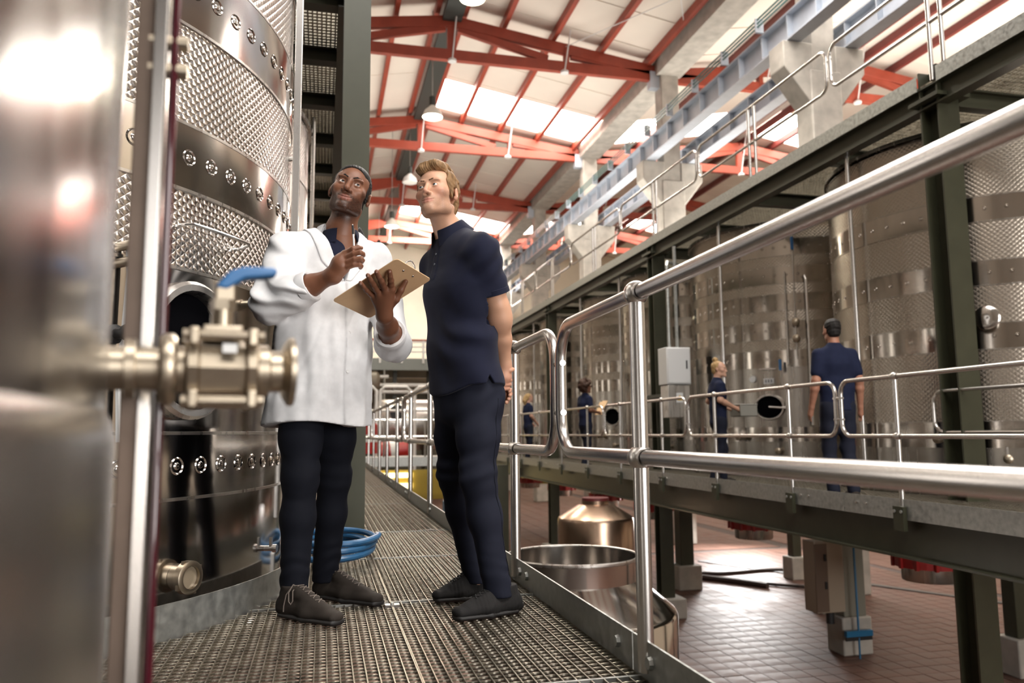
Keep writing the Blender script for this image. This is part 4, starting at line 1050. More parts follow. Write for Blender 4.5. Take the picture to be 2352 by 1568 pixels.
class Head:
    """a head in its own frame: -y is forward, x the person's left, z up"""
    def __init__(s, f, up, c, k):
        s.R = axes(f, up); s.c = V3(*c); s.k = k
    def W(s, p): return s.R@(np.array(p, float)*s.k)+s.c
    def sdf(s, S, jaw=1.0, nose=1.0, lip=1.0, sm=.001):
        k = s.k; R = s.R
        def e(p, r, kk, sub=False, rot=None): S.ell(s.W(p), np.array(r)*k, R if rot is None else R@rot, kk, sub)
        e((0, .018, .034), (.074, .094, .084), .02)
        e((0, -.030, .022), (.066, .064, .068), .03)
        e((0, -.036, -.045), (.056*jaw, .056, .062), .03)
        for x in (-1, 1):
            e((x*.048*jaw, -.010, -.070), (.014, .034, .026), .022)
            S.cap(s.W((x*.046*jaw, -.012, -.084)), s.W((x*.014, -.080, -.108)), .007*k, .009*k, .032)
            e((x*.046, -.056, -.024), (.022, .024, .016), .03)
        e((0, -.086, -.102), (.022*jaw, .016, .016), .02)
        e((0, -.074, -.068), (.034, .024, .030), .02)
        for x in (-1, 1):
            e((x*.029, -.086, .020), (.024, .012, .0075), .014)
            e((x*.032, -.104, -.001), (.0185, .018, .0125), .012, True)
        S.cap(s.W((0, -.091, .012)), s.W((0, -.112, -.034)), .0068*nose*k, .0102*nose*k, .010)
        for x in (-1, 1):
            e((x*.0125*nose, -.1, -.040), (.0085*nose, .0115, .008), .006)
            e((x*.0065*nose, -.110, -.0485), (.0042, .006, .004), .004, True)
        for x in (-1, 1):                       # lids over the eyeball, with an almond opening
            e((x*.0315, -.0785, -.0005), (.0158, .0152, .0148), .005)
            e((x*.0315, -.094, -.0008), (.0138, .012, .0046), .003, True)
        L = lambda pts, rs, kk, sub=False: S.chain([s.W(p) for p in pts], [r*k for r in rs], kk, sub)
        L([(-.0245, -.0865, -.0695+sm), (-.008, -.0965, -.0658), (0, -.0968, -.0672), (.008, -.0965, -.0658), (.0245, -.0865, -.0695+sm)], [.0026, .0052*lip, .0048*lip, .0052*lip, .0026], .005)
        L([(-.021, -.0865, -.0722+sm), (-.007, -.0952, -.0772), (.007, -.0952, -.0772), (.021, -.0865, -.0722+sm)], [.003, .0064*lip, .0064*lip, .003], .005)
        L([(-.027, -.0895, -.0700+sm*1.3), (-.009, -.1025, -.0716), (.009, -.1025, -.0716), (.027, -.0895, -.0700+sm*1.3)], [.0011, .0014, .0014, .0011], .003, True)
        for x in (-1, 1):
            t = .35*x; rot = np.array(((math.cos(t), -math.sin(t), 0), (math.sin(t), math.cos(t), 0), (0, 0, 1)))
            tilt = np.array(((1, 0, 0), (0, .966, .259), (0, -.259, .966)))
            e((x*.0795, .016, -.008), (.0085, .020, .0315), .007, False, rot@tilt)
            e((x*.0885, .012, -.004), (.0065, .0105, .018), .005, True, rot@tilt)
            e((x*.079, .006, -.031), (.006, .009, .009), .005)
        return S
    def lips(s, P): 
        q = ((P-s.c)@s.R)/s.k
        return np.clip(1.3-np.sqrt((q[:, 0]/.0235)**2+((q[:, 2]+.0713)/.0115)**2), 0, .45)/.45*(q[:, 1] < -.088), q
    def eyes(s, parent, iris, look=(0, 0)):
        for x in (-1, 1):
            c = s.W((x*.0315, -.0785, -.0005)); r = .0131*s.k
            d = s.R@nrm((look[0], -1, look[1]))
            o = MB().lathe([(r*math.sin(a), -r*math.cos(a)) for a in [PI*i/14 for i in range(15)]], c, d, 24).build('eyeball', EYEW, parent, smooth=80)
            MB().lathe([(0, r*1.035), (r*.22, r*1.02), (r*.45, r*.91)], c, d, 20).build('iris', iris, o, smooth=80)
            MB().lathe([(0, r*1.045), (r*.2, r*1.03), (r*.22, r*1.0)], c, d, 16).build('pupil', BLACK, o, smooth=80)
    def brows(s, parent, m, thick=.0042, inner=.012, lift=.0):
        for x in (-1, 1):
            S = Sdf(); pts = [s.W((x*inner, -.0985, .0205)), s.W((x*.026, -.0965, .0235+lift)), s.W((x*.040, -.087, .0240+lift)), s.W((x*.052, -.073, .017))]
            S.chain(pts, [thick*.75, thick, thick*.8, thick*.35], .004)
            S.disp = lambda P: vnoise(P, 900, 3)*.0006
            soft('eyebrow', [S.mesh(.0016)], m, parent)
def finger(S, pts, r0, r1, k=.004):
    n = len(pts)
    for i in range(n-1):
        a, b = r0+(r1-r0)*i/(n-1), r0+(r1-r0)*(i+1)/(n-1); S.cap(pts[i], pts[i+1], a, b, k if i else .006)
def nails(parent, tips, m):
    for (p, d, n) in tips:
        p, d, n = V3(*p), nrm(d), nrm(n); x = nrm(np.cross(d, n)); n = np.cross(x, d)
        R = Matrix((Vector(x), Vector(d), Vector(n))).transposed()
        MB().sphere((0, 0, 0), 1, 10, 6, (1, 1, 1))
        mb = MB(); mb.sphere((0, 0, 0), 1, 12, 6)
        mb.v = [tuple(Vector(p)+R@Vector((v[0]*.0048, v[1]*.0062, v[2]*.0016))) for v in mb.v]
        mb.build('fingernail', m, parent)
def tint_fn(base, head=None, lip=None, beard=None, red=.0, blush=()):
    base = np.array(base)
    def f(P):
        C = np.ones((len(P), 4)); C[:, :3] = base*(1+.07*vnoise(P, 45, 5))[:, None]
        for c, r, col, am in blush:
            w = np.clip(1.4-np.linalg.norm(P-np.array(c), axis=1)/r, 0, 1)[:, None]*am; C[:, :3] = C[:, :3]*(1-w)+np.array(col)*w
        if head is not None:
            l, q = head.lips(P); inh = np.linalg.norm(q, axis=1) < .2
            if beard is not None:
                b = np.clip((-.042-q[:, 2])/.018, 0, 1)*np.clip((.02-q[:, 1])/.03, 0, 1)*np.clip((q[:, 2]+.15)/.03, 0, 1)*inh
                side = np.clip((np.abs(q[:, 0])-.054)/.008, 0, 1)*np.clip((.0-q[:, 2])/.02, 0, 1)*np.clip((.0-q[:, 1])/.02, 0, 1)*np.clip((q[:, 2]+.14)/.03, 0, 1)*inh
                b = np.maximum(b, side*.8)*np.clip((np.sqrt((q[:, 0]/.026)**2+((q[:, 2]+.0713)/.014)**2)-.8)/.5, 0, 1)
                b = b*(.75+.3*vnoise(P, 700, 8)); b = np.clip(b*beard[1], 0, 1)[:, None]; C[:, :3] = C[:, :3]*(1-b)+np.array(beard[0])*b
            l = (l*inh)[:, None]*.75; C[:, :3] = C[:, :3]*(1-l)+np.array(lip)*l
        return C
    return f
def shoe(parent, heel, toe, z, m, lace, hi=.10, w=.047, eyelets=5, loop=None, chunky=False):
    heel, toe = V3(*heel, z), V3(*toe, z); d = nrm(toe-heel); L = np.linalg.norm(toe-heel); n = np.array((-d[1], d[0], 0)); up_ = V3(0, 0, 1)
    P = lambda a, b=0, c=0: heel+d*(a*L)+n*b+up_*c
    S = Sdf()
    S.tube(P(.14, 0, .04), P(.5, 0, .038), (w*.76, .042), (w*.92, .040), n, .03)
    S.tube(P(.5, 0, .036), P(.86, 0, .030), (w*.92, .038), (w*.72, .024), n, .03)
    S.tube(P(.17, 0, .05), P(.22, 0, hi), (w*.74, .040), (w*.80, .046), n, .03)
    S.cap(P(.38, 0, hi*.86), P(.72, 0, .048), .030, .018, .03)
    S.cut(P(.5, 0, .018), (0, 0, -1)); S.cut(P(.2, 0, hi+.012), (0, 0, 1))
    S.disp = lambda Q: vnoise(Q, (60, 60, 90), 4)*.0014+(np.sin(Q@(d*420))*.0008*((Q-heel)@d < L*.7) if chunky else 0)
    o = soft('shoe', [S.mesh(.004)], m, parent)
    T = Sdf(); T.tube(P(.13, 0, .014), P(.5, 0, .014), (w*.82, .016), (w*1.0, .016), n, .02); T.tube(P(.5, 0, .014), P(.88, 0, .014), (w*1.0, .016), (w*.78, .015), n, .02)
    if chunky: T.cap(P(.06, .0, .032), P(.3, 0, .024), .026, .02, .02)
    T.cut(P(0, 0, .001), (0, 0, -1)); T.cut(P(0, 0, .027 if not chunky else .04), (0, 0, 1))
    soft('sole', [T.mesh(.004)], SOLE, o)
    def surf(p, dirn):                           # walk in along dirn until the upper's surface
        p = V3(*p); 
        for _ in range(40):
            e = S.ev(p[None, :])[0]
            if e < .0012: break
            p = p+dirn*min(e, .01)
        return p
    lm = MB(); dn = -nrm(up_*.9+d*.45)
    for i in range(eyelets):
        a = .36+.30*i/(eyelets-1); c = hi*.9+(.05-hi*.9)*i/(eyelets-1)+.05; hw = .017
        pts = [surf(P(a+(.02 if k % 2 else 0)*0+.055*(k/6-.5), hw*(1-2*k/6), c), dn) for k in range(7)]
        pt2 = [surf(P(a-.055*(k/6-.5), hw*(1-2*k/6), c), dn) for k in range(7)]
        lm.tube([p-dn*.001 for p in pts], .0021, 6); lm.tube([p-dn*.001 for p in pt2], .0021, 6)
    if loop is not None:
        b = surf(P(.36, 0, hi+.06), dn); sd = n*loop
        lm.tube([b, b+sd*.02+up_*.006, b+sd*.042-up_*.02, b+sd*.052-up_*.052+d*.012, b+sd*.05-up_*.062+d*.022, b+sd*.046-up_*.05+d*.028, b+sd*.036-up_*.015+d*.016, b], .0023, 6)
        lm.tube([b, b+sd*.022+up_*.004, b+sd*.044-up_*.03-d*.012, b+sd*.055-up_*.07-d*.012, b+sd*.058-up_*.092-d*.01], .0023, 6)
    else:
        b = surf(P(.36, 0, hi+.06), dn)
        for s_ in (-1, 1): lm.tube([b, b+n*s_*.018+up_*.008, b+n*s_*.03-up_*.012+d*.01, b+n*s_*.014-up_*.014+d*.02, b], .0026, 6)
    lm.build('lace', lace, o)
    return o
def leg_sdf(S, hip, knee, ank, r, w, k=.04):
    hip, knee, ank = V3(*hip), V3(*knee), V3(*ank)
    S.cap(hip, hv(hip, knee, .55), r[0], r[1], k); S.cap(hv(hip, knee, .55), knee, r[1], r[2], k)
    c = hv(knee, ank, .35); S.cap(knee, c, r[2], r[3], k); S.cap(c, ank, r[3], r[4], k)

# ---- the fair haired man in the navy polo shirt
def white_man():
    t = thing('person', 'man with swept light brown hair in navy polo, hands clasped behind his back, looking up', 'person', (.64, 3.25, 0))
    Lw = V3(.38, -.92, 0); Fw = V3(-.92, -.38, 0)
    hd = Head((-.575, -.801, .167), (.015, .194, .981), (.457, 3.22, 1.727), 1.0)
    S = Sdf(); hd.sdf(S, 1.0, 1.0, .95, .0030)
    nb = hd.W((0, .028, -.075)); nbase = V3(.528, 3.285, 1.565)
    S.cap(nb, hv(nb, nbase, .6), .050, .055, .014); S.cap(hv(nb, nbase, .6), nbase, .055, .066, .02)
    for a in (-1, 1): S.cap(hd.W((a*.050, .028, -.06)), nbase+Fw*.048+Lw*.016*a, .013, .010, .016)   # neck tendons
    S.cap(nbase, nbase+V3(.03, 0, -.08), .060, .07, .04)
    v1 = S.mesh(.0021, hd.c-np.array((.14, .15, .27)), hd.c+np.array((.2, .18, .15)))
    # arms: visible below the sleeves
    A = Sdf(); shL, elL, wrL = V3(.632, 3.115, 1.455), V3(.700, 3.165, 1.245), V3(.752, 3.255, 1.005)
    A.chain([shL, hv(shL, elL, .6), elL], [.056, .052, .047], .03)
    A.chain([elL, hv(elL, wrL, .22), hv(elL, wrL, .55), wrL], [.045, .048, .040, .0285], .03)
    A.ell(hv(elL, wrL, .2)+V3(.012, -.01, 0), (.035, .035, .06), None, .03)
    shR, elR, wrR = V3(.492, 3.43, 1.455), V3(.66, 3.52, 1.24), V3(.735, 3.375, .985)
    A.chain([shR, elR], [.055, .045], .03); A.chain([elR, hv(elR, wrR, .3), wrR], [.045, .046, .029], .03)
    # left hand clasps the right one behind the back
    A.chain([wrL, (.748, 3.265, .96), (.741, 3.28, .93)], [.027, .031, .028], .02)
    A.chain([wrR, (.745, 3.345, .93), (.748, 3.33, .895)], [.028, .032, .027], .02)
    finger(A, [(.752, 3.25, .985), (.772, 3.24, .985), (.787, 3.25, .990)], .0115, .0085)
    for m, p, q in (((.738, 3.25, .957), (.776, 3.262, .964), (.768, 3.30, .958)), ((.735, 3.25, .938), (.778, 3.262, .945), (.769, 3.30, .938)), ((.731, 3.252, .920), (.775, 3.265, .927), (.766, 3.30, .919)), ((.729, 3.258, .904), (.770, 3.27, .910), (.762, 3.30, .903))):
        finger(A, [m, hv(m, p, .5)+V3(.0, -.004, .002), p, q], .0105, .0085, .0025)
    for m, p, q in (((.745, 3.315, .915), (.784, 3.295, .905), (.776, 3.275, .897)), ((.745, 3.315, .898), (.786, 3.295, .888), (.778, 3.275, .880)), ((.744, 3.318, .882), (.781, 3.297, .871), (.773, 3.277, .864)), ((.742, 3.32, .868), (.772, 3.30, .856), (.764, 3.28, .85))):
        finger(A, [m, hv(m, p, .5)+V3(.0, -.004, .002), p, q], .0105, .0085, .0025)
    v2 = A.mesh(.0026, (.60, 3.05, .82), (.83, 3.60, 1.40))
    # the rest of the same body, under the clothes
    C = Sdf(); pel = V3(.578, 3.27, .93)
    C.tube(pel, (.56, 3.28, 1.3), (.13, .09), (.15, .09), Lw, .05); C.tube((.56, 3.28, 1.3), (.555, 3.28, 1.47), (.15, .09), (.14, .07), Lw, .05); C.cap((.555, 3.28, 1.47), nbase, .07, .06)
    C.cap((.555, 3.28, 1.46), shL, .05, .048); C.cap((.555, 3.28, 1.46), shR, .05, .048); C.chain([shL, elL], [.048, .04]); C.chain([shR, elR], [.048, .04])
    legs = [((.628, 3.19, .90), (.612, 3.145, .55), (.698, 3.155, .13)), ((.56, 3.35, .90), (.555, 3.40, .55), (.672, 3.475, .13))]
    for h, k_, a in legs: C.chain([h, k_, a, (a[0]-.0, a[1], .06)], [.06, .045, .035, .035])
    v3 = C.mesh(.011, (.36, 3.0, .0), (.8, 3.62, 1.57))
    base = (.60, .34, .225)
    body = soft('body', [v1, v2, v3], SKIN, t, tint_fn(base, hd, (.44, .17, .13), ((.26, .16, .11), .55), blush=((hd.W((.045, -.07, -.03)), .03, (.55, .22, .15), .5), (hd.W((-.045, -.07, -.03)), .03, (.55, .22, .15), .5), (hd.W((0, -.118, -.034)), .014, (.55, .23, .16), .5), (hd.W((.082, .02, -.01)), .03, (.56, .22, .15), .6), ((.765, 3.27, .93), .08, (.56, .25, .18), .5))))
    hd.eyes(body, mat('iris_grey_blue', (.10, .14, .17), .2), (-.16, .14))
    hd.brows(body, mat('brown_brow', (.17, .09, .05), .8), .0033)
    # hair: full swept-back top, short sides
    H = Sdf(); k = hd.k
    def e(p, r, kk=.02, sub=False): H.ell(hd.W(p), np.array(r)*k, hd.R, kk, sub)
    e((0, .030, .046), (.079, .095, .082)); e((-.012, -.045, .103), (.052, .045, .034)); e((.022, -.055, .102), (.04, .035, .026)); e((0, .01, .112), (.062, .07, .028))
    e((0, .09, -.01), (.055, .034, .062)); e((-.035, -.068, .092), (.03, .025, .022)); 
    for x in (-1, 1): e((x*.069, -.006, .034), (.013, .046, .046), .015); e((x*.0715, -.008, -.012), (.006, .011, .024), .01)
    e((0, -.088, -.012), (.062, .056, .084), .008, True); e((0, -.04, -.095), (.085, .075, .070), .01, True)
    for x in (-1, 1): e((x*.084, .012, -.012), (.017, .027, .033), .004, True)
    def hairdisp(P):
        q = ((P-hd.c)@hd.R)/hd.k
        u = q[:, 0]*520-q[:, 1]*90+q[:, 2]*160
        return   .0006*np.sin(u*1.3+3*vnoise(P, 30, 2))+.0007*np.sin(u*.43+2.5*vnoise(P, 22, 3))+.004*vnoise(P, (45, 45, 45), 12)
    H.disp = hairdisp
    soft('hair', [H.mesh(.0021)], HAIRF, t, None, 0)
    # polo shirt
    T = Sdf()
    hem = V3(.590, 3.265, .90); wa = V3(.572, 3.275, 1.08); ch = V3(.560, 3.28, 1.33); uc = V3(.558, 3.28, 1.47)
    T.tube(hem, wa, (.195, .135), (.178, .122), Lw, .05); T.tube(wa, ch, (.178, .122), (.196, .130), Lw, .05); T.tube(ch, uc, (.196, .130), (.17, .10), Lw, .05)
    T.cap(uc+V3(0, 0, -.01), nbase+V3(.01, 0, .0), .10, .072, .05)
    for sh in (shL, shR): T.cap(nbase+V3(.02, .0, -.035), sh+V3(-.01, 0, .025), .055, .048, .06)
    for sh, el in ((shL, elL), (shR, elR)):
        T.cap(uc+(sh-uc)*.3+V3(0, 0, -.01), sh+V3(-.01, 0, .0), .08, .068, .06); T.cap(sh, hv(sh, el, .95), .069, .067, .03)
    for sh, el in ((shL, elL), (shR, elR)): T.cap(hv(sh, el, .60), hv(sh, el, 1.1), .056, .058, .003, True)
    ca_ = nrm(Fw*.50+V3(0, 0, .86)); cc_ = V3(.516, 3.274, 1.584)
    T.cap(cc_-ca_*.015, cc_+ca_*.2, .062, .066, .004, True); T.cut(cc_-ca_*.004, ca_)
    def pd(P):
        u = (P-ch)@Lw; v = -(P-ch)@Fw; z = P[:, 2]
        low = np.clip((1.35-z)/.4, 0, 1); base = .0035*vnoise(P, (26, 26, 10), 7)+.006*low*vnoise(P, (20, 20, 7), 21)
        drag = .006*np.sin((z-1.2)*38+u*26+1.6*vnoise(P, 9, 4))*np.clip(1.2-abs(z-1.05)/.25, 0, 1)*np.clip(u/.1+.3, 0, 1)
        arm = .004*np.sin((z*60+(P@Fw)*70))*np.clip((u-.13)/.04, 0, 1)*np.clip((z-1.3)/.1, 0, 1)
        plk = .0025*((np.abs(u-.0) < .016) & (v < 0) & (z > 1.36))
        return base+drag+arm+plk
    T.disp = pd
    def hemcut(P, D):
        u = (P-ch)@Lw; v = -(P-ch)@Fw
        zz = .885+.035*np.clip(np.abs(u)/.17, 0, 1)**2-.012*np.clip(-v/.1, 0, 1)
        slit = np.clip(1-np.abs(v-.01)/.02, 0, 1)*(np.abs(u) > .08)*.035
        for c_, d_ in sends:
            q_ = P-c_; ax_ = q_@d_; D = np.maximum(D, np.where((np.linalg.norm(q_-ax_[:, None]*d_, axis=1) < .078) & (ax_ < .12) & (np.abs((P-ch)@Lw) > .180-.9*np.clip(ax_, 0, .03)), ax_, -.05))
        return np.maximum(D, zz+slit-P[:, 2])
    sends = [(hv(sh, el, .76), nrm(el-sh)) for sh, el in ((shL, elL), (shR, elR))]
    T.post = hemcut
    polo = soft('polo_shirt', [T.mesh(.0042, (.34, 2.98, .86), (.83, 3.64, 1.64))], NAVY, t)
    cm = MB(); ex = Vector(nrm(-Fw-ca_*(-Fw@ca_)))
    prof = [(.067, -.03), (.065, .020), (.068, .028), (.074, .025), (.092, -.012), (.103, -.034), (.099, -.036), (.073, .012)]
    cm.lathe(prof, Vector(cc_), Vector(ca_), 48, -2.85, 2.85, ex=tuple(ex))
    cm.build('collar', NAVY, polo)
    for z in (1.475, 1.43):
        p = V3(*ch); 
        q = p+Fw*.3; q[2] = z; dq = -Fw
        for _ in range(60):
            dd_ = T.ev(q[None, :])[0]
            if dd_ < .001: break
            q = q+dq*dd_
        MB().lathe([(0, .002), (.0045, .002), (.005, 0)], q, tuple(Fw), 10).build('button', mat('navy_button', (.03, .035, .06), .25), polo)
    sl = MB()                                      # ribbed sleeve ends
    for sh, el in ((shL, elL),):
        a = hv(sh, el, .76); dd = Vector(nrm(el-sh)); sl.lathe([(.0665, -.012), (.0692, -.010), (.0692, .010), (.0655, .012), (.059, .008)], a-np.array(dd)*.010, dd, 32)
    sl.build('sleeve_band', NAVY, polo)
    # chinos
    Q = Sdf()
    Q.tube((.588, 3.27, .84), (.575, 3.27, 1.0), (.165, .118), (.16, .11), Lw, .05)
    leg_sdf(Q, legs[0][0], legs[0][1], (legs[0][2][0], legs[0][2][1], .08), (.092, .084, .068, .064, .054), Lw)
    leg_sdf(Q, legs[1][0], legs[1][1], (legs[1][2][0], legs[1][2][1], .08), (.092, .084, .068, .064, .055), Lw)
    for h, k_, a in legs: Q.ell(V3(*h)+V3(.0, .0, -.04)-Fw*.022, (.078, .078, .10), None, .05)
    for h, k_, a in legs: Q.cap((a[0], a[1], .12), (a[0], a[1], .02), .042, .046, .003, True)
    def qd(P):
        z = P[:, 2]; kn = np.exp(-((z-.56)/.09)**2); an = np.exp(-((z-.16)/.07)**2); th = np.exp(-((z-.82)/.08)**2)
        w1 = np.sin(z*95+P@(Fw*28)+2.2*vnoise(P, 12, 3)); w2 = np.sin(z*120-P@(Fw*40)+2*vnoise(P, 14, 9)); w3 = np.sin(P@(Fw*60+V3(0, 0, 50))+2*vnoise(P, 9, 5))
        return .0045*kn*w1*(.5+.5*vnoise(P, 16, 55))+.0038*an*w2*(.5+.5*vnoise(P, 18, 56))+.003*th*w3+.0032*vnoise(P, (26, 26, 8), 2)
    Q.disp = qd; Q.cut((0, 0, .072), (0, 0, -1)); Q.cut((0, 0, .98), (0, 0, 1))
    tr = soft('trousers', [Q.mesh(.0046, (.38, 2.98, .07), (.84, 3.58, 1.02))], CHINO, t)
    sm = MB()                                     # outer seam of the near leg
    pts = []
    for z in np.linspace(.86, .12, 22):
        h, k_, a = [V3(*x) for x in legs[0]]
        c = hv(h, k_, (h[2]-z)/(h[2]-k_[2])) if z > k_[2] else hv(k_, a, (k_[2]-z)/(k_[2]-a[2]))
        q = c+Lw*.2-Fw*.03; q[2] = z
        for _ in range(40):
            e_ = Q.ev(q[None, :])[0]
            if e_ < .0008: break
            q = q-Lw*min(e_, .02)
        pts.append(q)
    sm.tube(pts, .0014, 6).build('side_seam', CHINOD, tr)
    # trekking shoes
    shoe(t, (.800, 3.185), (.482, 3.082), .0, TREK, LACEB, .105, .052, 6, None, True)
    shoe(t, (.735, 3.495), (.458, 3.448), .0, TREK, LACEB, .105, .052, 6, None, True)
    return t
white_man()

# ---- the man in the white coat
def black_man():
    t = thing('person', 'man with short black hair in white lab coat over navy shirt, holding pen and clipboard', 'person', (.0, 3.42, 0))
    Lb = V3(.94, .34, 0); Fb = V3(.34, -.94, 0)
    hd = Head((-.081, -.984, .156), (.274, .129, .953), (.099, 3.38, 1.764), 1.04)
    base = (.185, .078, .044)
    S = Sdf(); hd.sdf(S, 1.04, 1.14, 1.22, .0048)
    nb = hd.W((0, .025, -.07)); nbase = V3(.058, 3.425, 1.575)
    S.cap(nb, hv(nb, nbase, .6), .053, .057, .014); S.cap(hv(nb, nbase, .6), nbase, .057, .068, .02); S.cap(nbase, nbase+V3(0, .01, -.1), .069, .10, .04)
    for a in (-1, 1): S.cap(hd.W((a*.052, .028, -.06)), nbase+Fb*.048+Lb*.016*a, .013, .010, .016)
    v1 = S.mesh(.0022, hd.c-np.array((.16, .16, .29)), hd.c+np.array((.16, .18, .16)))
    A = Sdf()
    # right forearm and the hand that holds the pen upright
    shR, elR, wrR = V3(-.160, 3.355, 1.49), V3(-.215, 3.275, 1.245), V3(.030, 3.115, 1.343)
    A.chain([elR, hv(elR, wrR, .3), hv(elR, wrR, .65), wrR], [.046, .048, .040, .030], .03)
    A.chain([wrR, (.055, 3.10, 1.385), (.076, 3.09, 1.42)], [.030, .030, .022], .02)
    A.chain([wrR, (.060, 3.09, 1.372)], [.028, .028], .02); A.ell((.058, 3.093, 1.385), (.030, .024, .036), None, .02)
    finger(A, [(.076, 3.085, 1.426), (.102, 3.062, 1.440), (.122, 3.066, 1.447), (.134, 3.090, 1.452)], .0120, .0088)
    for m, p, q in (((.080, 3.072, 1.407), (.129, 3.046, 1.424), (.143, 3.082, 1.420)), ((.084, 3.066, 1.387), (.132, 3.046, 1.399), (.138, 3.082, 1.394)), ((.084, 3.068, 1.369), (.127, 3.054, 1.377), (.133, 3.084, 1.372))):
        finger(A, [m, hv(m, p, .5)+V3(0, -.005, .003), p, hv(p, q, .5)+V3(.004, 0, 0), q], .0118, .0088, .0025)
    finger(A, [(.062, 3.118, 1.40), (.095, 3.122, 1.435), (.119, 3.106, 1.455)], .0145, .0092)
    vR = A.mesh(.0023, (-.10, 3.0, 1.22), (.19, 3.24, 1.50))
    # left forearm and the hand spread under the clipboard
    B = Sdf(); shL, elL, wrL = V3(.205, 3.49, 1.49), V3(.290, 3.36, 1.10), V3(.226, 3.06, 1.172)
    B.chain([elL, hv(elL, wrL, .35), hv(elL, wrL, .7), wrL], [.045, .046, .038, .030], .03)
    mcp = dict(p=(.186, 3.019, 1.241), r=(.201, 2.997, 1.251), m=(.224, 2.981, 1.262), i=(.245, 2.978, 1.270))
    pip = dict(p=(.152, 2.976, 1.262), r=(.176, 2.946, 1.278), m=(.204, 2.932, 1.290), i=(.240, 2.939, 1.296))
    tip = dict(p=(.128, 2.944, 1.284), r=(.153, 2.909, 1.306), m=(.184, 2.897, 1.318), i=(.233, 2.908, 1.324))
    for f in 'prmi': B.cap(wrL+V3(0, -.01, .01), mcp[f], .024, .0165, .018)
    for f, r0 in (('p', .0105), ('r', .012), ('m', .0125), ('i', .0122)):
        m, p, q = V3(*mcp[f]), V3(*pip[f]), V3(*tip[f])
        finger(B, [m, hv(m, p, .55), p, hv(p, q, .5)+V3(0, -.002, -.002), q], r0+.001, r0*.74, .003)
        B.ell(p, np.array((1, 1, 1))*(r0*1.0), None, .004); B.ell(m, np.array((1, 1, 1))*(r0*1.25), None, .008)
    finger(B, [(.236, 3.045, 1.205), (.266, 3.015, 1.238), (.283, 2.998, 1.270), (.301, 2.986, 1.303)], .0175, .0092, .008)
    vL = B.mesh(.0023, (.09, 2.86, 1.06), (.35, 3.28, 1.36))
    C = Sdf(); pel = V3(-.02, 3.44, .92)
    C.tube(pel, (.0, 3.43, 1.3), (.13, .085), (.15, .085), Lb, .05); C.tube((.0, 3.43, 1.3), (.02, 3.43, 1.46), (.15, .085), (.14, .07), Lb, .05); C.cap((.02, 3.43, 1.47), nbase, .07, .06)
    C.cap((.02, 3.43, 1.46), shR, .05, .045); C.cap((.02, 3.43, 1.46), shL, .05, .045); C.chain([shR, elR, hv(elR, wrR, .5)], [.045, .04, .034]); C.chain([shL, elL, hv(elL, wrL, .5)], [.045, .04, .034])
    legs = [((-.085, 3.39, .90), (-.085, 3.335, .55), (-.102, 3.36, .12)), ((.06, 3.49, .90), (.052, 3.545, .535), (.022, 3.665, .12))]
    for h, k_, a in legs: C.chain([h, k_, a, (a[0], a[1], .06)], [.06, .045, .035, .035])
    v3 = C.mesh(.011, (-.33, 3.15, .0), (.42, 3.75, 1.6))
    body = soft('body', [v1, vR, vL, v3], SKIN, t, tint_fn(base, hd, (.25, .095, .075), ((.030, .015, .011), 1.05), blush=((hd.W((.045, -.075, -.02)), .026, (.26, .11, .06), .6), (hd.W((-.045, -.075, -.02)), .026, (.26, .11, .06), .6), (hd.W((0, -.1, .06)), .03, (.25, .105, .058), .5), (hd.W((0, -.118, -.03)), .012, (.27, .115, .065), .6))))
    hd.eyes(body, mat('iris_dark_brown', (.02, .010, .006), .15), (.30, .12))
    hd.brows(body, mat('black_brow', (.010, .008, .007), .9), .0034, .012, .003)
    NAIL = mat('fingernail_pink', (.42, .24, .19), .3)
    bn = V3(.1963, -.4174, -.8873)
    nails(body, [(V3(*tip[f])+bn*.0075+nrm(V3(*tip[f])-V3(*pip[f]))*.002, V3(*tip[f])-V3(*pip[f]), bn) for f in 'prmi'], NAIL)
    H = Sdf(); k = hd.k
    def e(p, r, kk=.015, sub=False): H.ell(hd.W(p), np.array(r)*k, hd.R, kk, sub)
    e((0, .020, .036), (.0765, .096, .088)); e((0, -.028, .052), (.066, .060, .052)); e((0, .085, -.02), (.055, .03, .05))
    for x in (-1, 1): e((x*.071, -.012, .015), (.0065, .026, .042), .01); e((x*.0715, -.014, -.02), (.005, .011, .02), .008)
    e((0, -.098, .0), (.078, .062, .083), .004, True); e((0, -.04, -.09), (.085, .072, .068), .008, True)
    for x in (-1, 1): e((x*.084, .012, -.012), (.017, .027, .033), .004, True)
    H.disp = lambda P: .0016*vnoise(P, 420, 3)
    soft('hair', [H.mesh(.0026)], HAIRB, t)
    # navy shirt seen in the opening of the coat
    N_ = Sdf(); uc = V3(.02, 3.43, 1.46); ch = V3(.005, 3.43, 1.32)
    N_.tube(ch, uc, (.17, .112), (.15, .10), Lb, .05); N_.cap(uc, nbase+V3(0, 0, -.03), .09, .073, .05)
    N_.cap(nbase+V3(0, 0, -.03), nbase+V3(0, -.02, .2), .067, .067, .004, True)
    N_.disp = lambda P: .003*vnoise(P, (40, 40, 14), 6); N_.cut((0, 0, 1.2), (0, 0, -1))
    shirt = soft('polo_shirt', [N_.mesh(.005, (-.2, 3.22, 1.18), (.25, 3.6, 1.64))], NAVY, t)
    ca = nrm(V3(-.0, -.02, .1)); cm = MB()
    cm.lathe([(.070, -.03), (.069, .016), (.072, .024), (.078, .02), (.094, -.022), (.099, -.04), (.094, -.038), (.076, .012)], Vector(nbase+V3(0, -.004, .0)), Vector(ca), 40, -2.6, 2.6, ex=tuple(-Fb))
    cm.build('collar', NAVY, shirt)
    # lab coat: flared, open at the neck, sleeves pushed up
    hw = lambda z: np.clip((z-1.355)/.225, 0, 1.3)*.082+.002
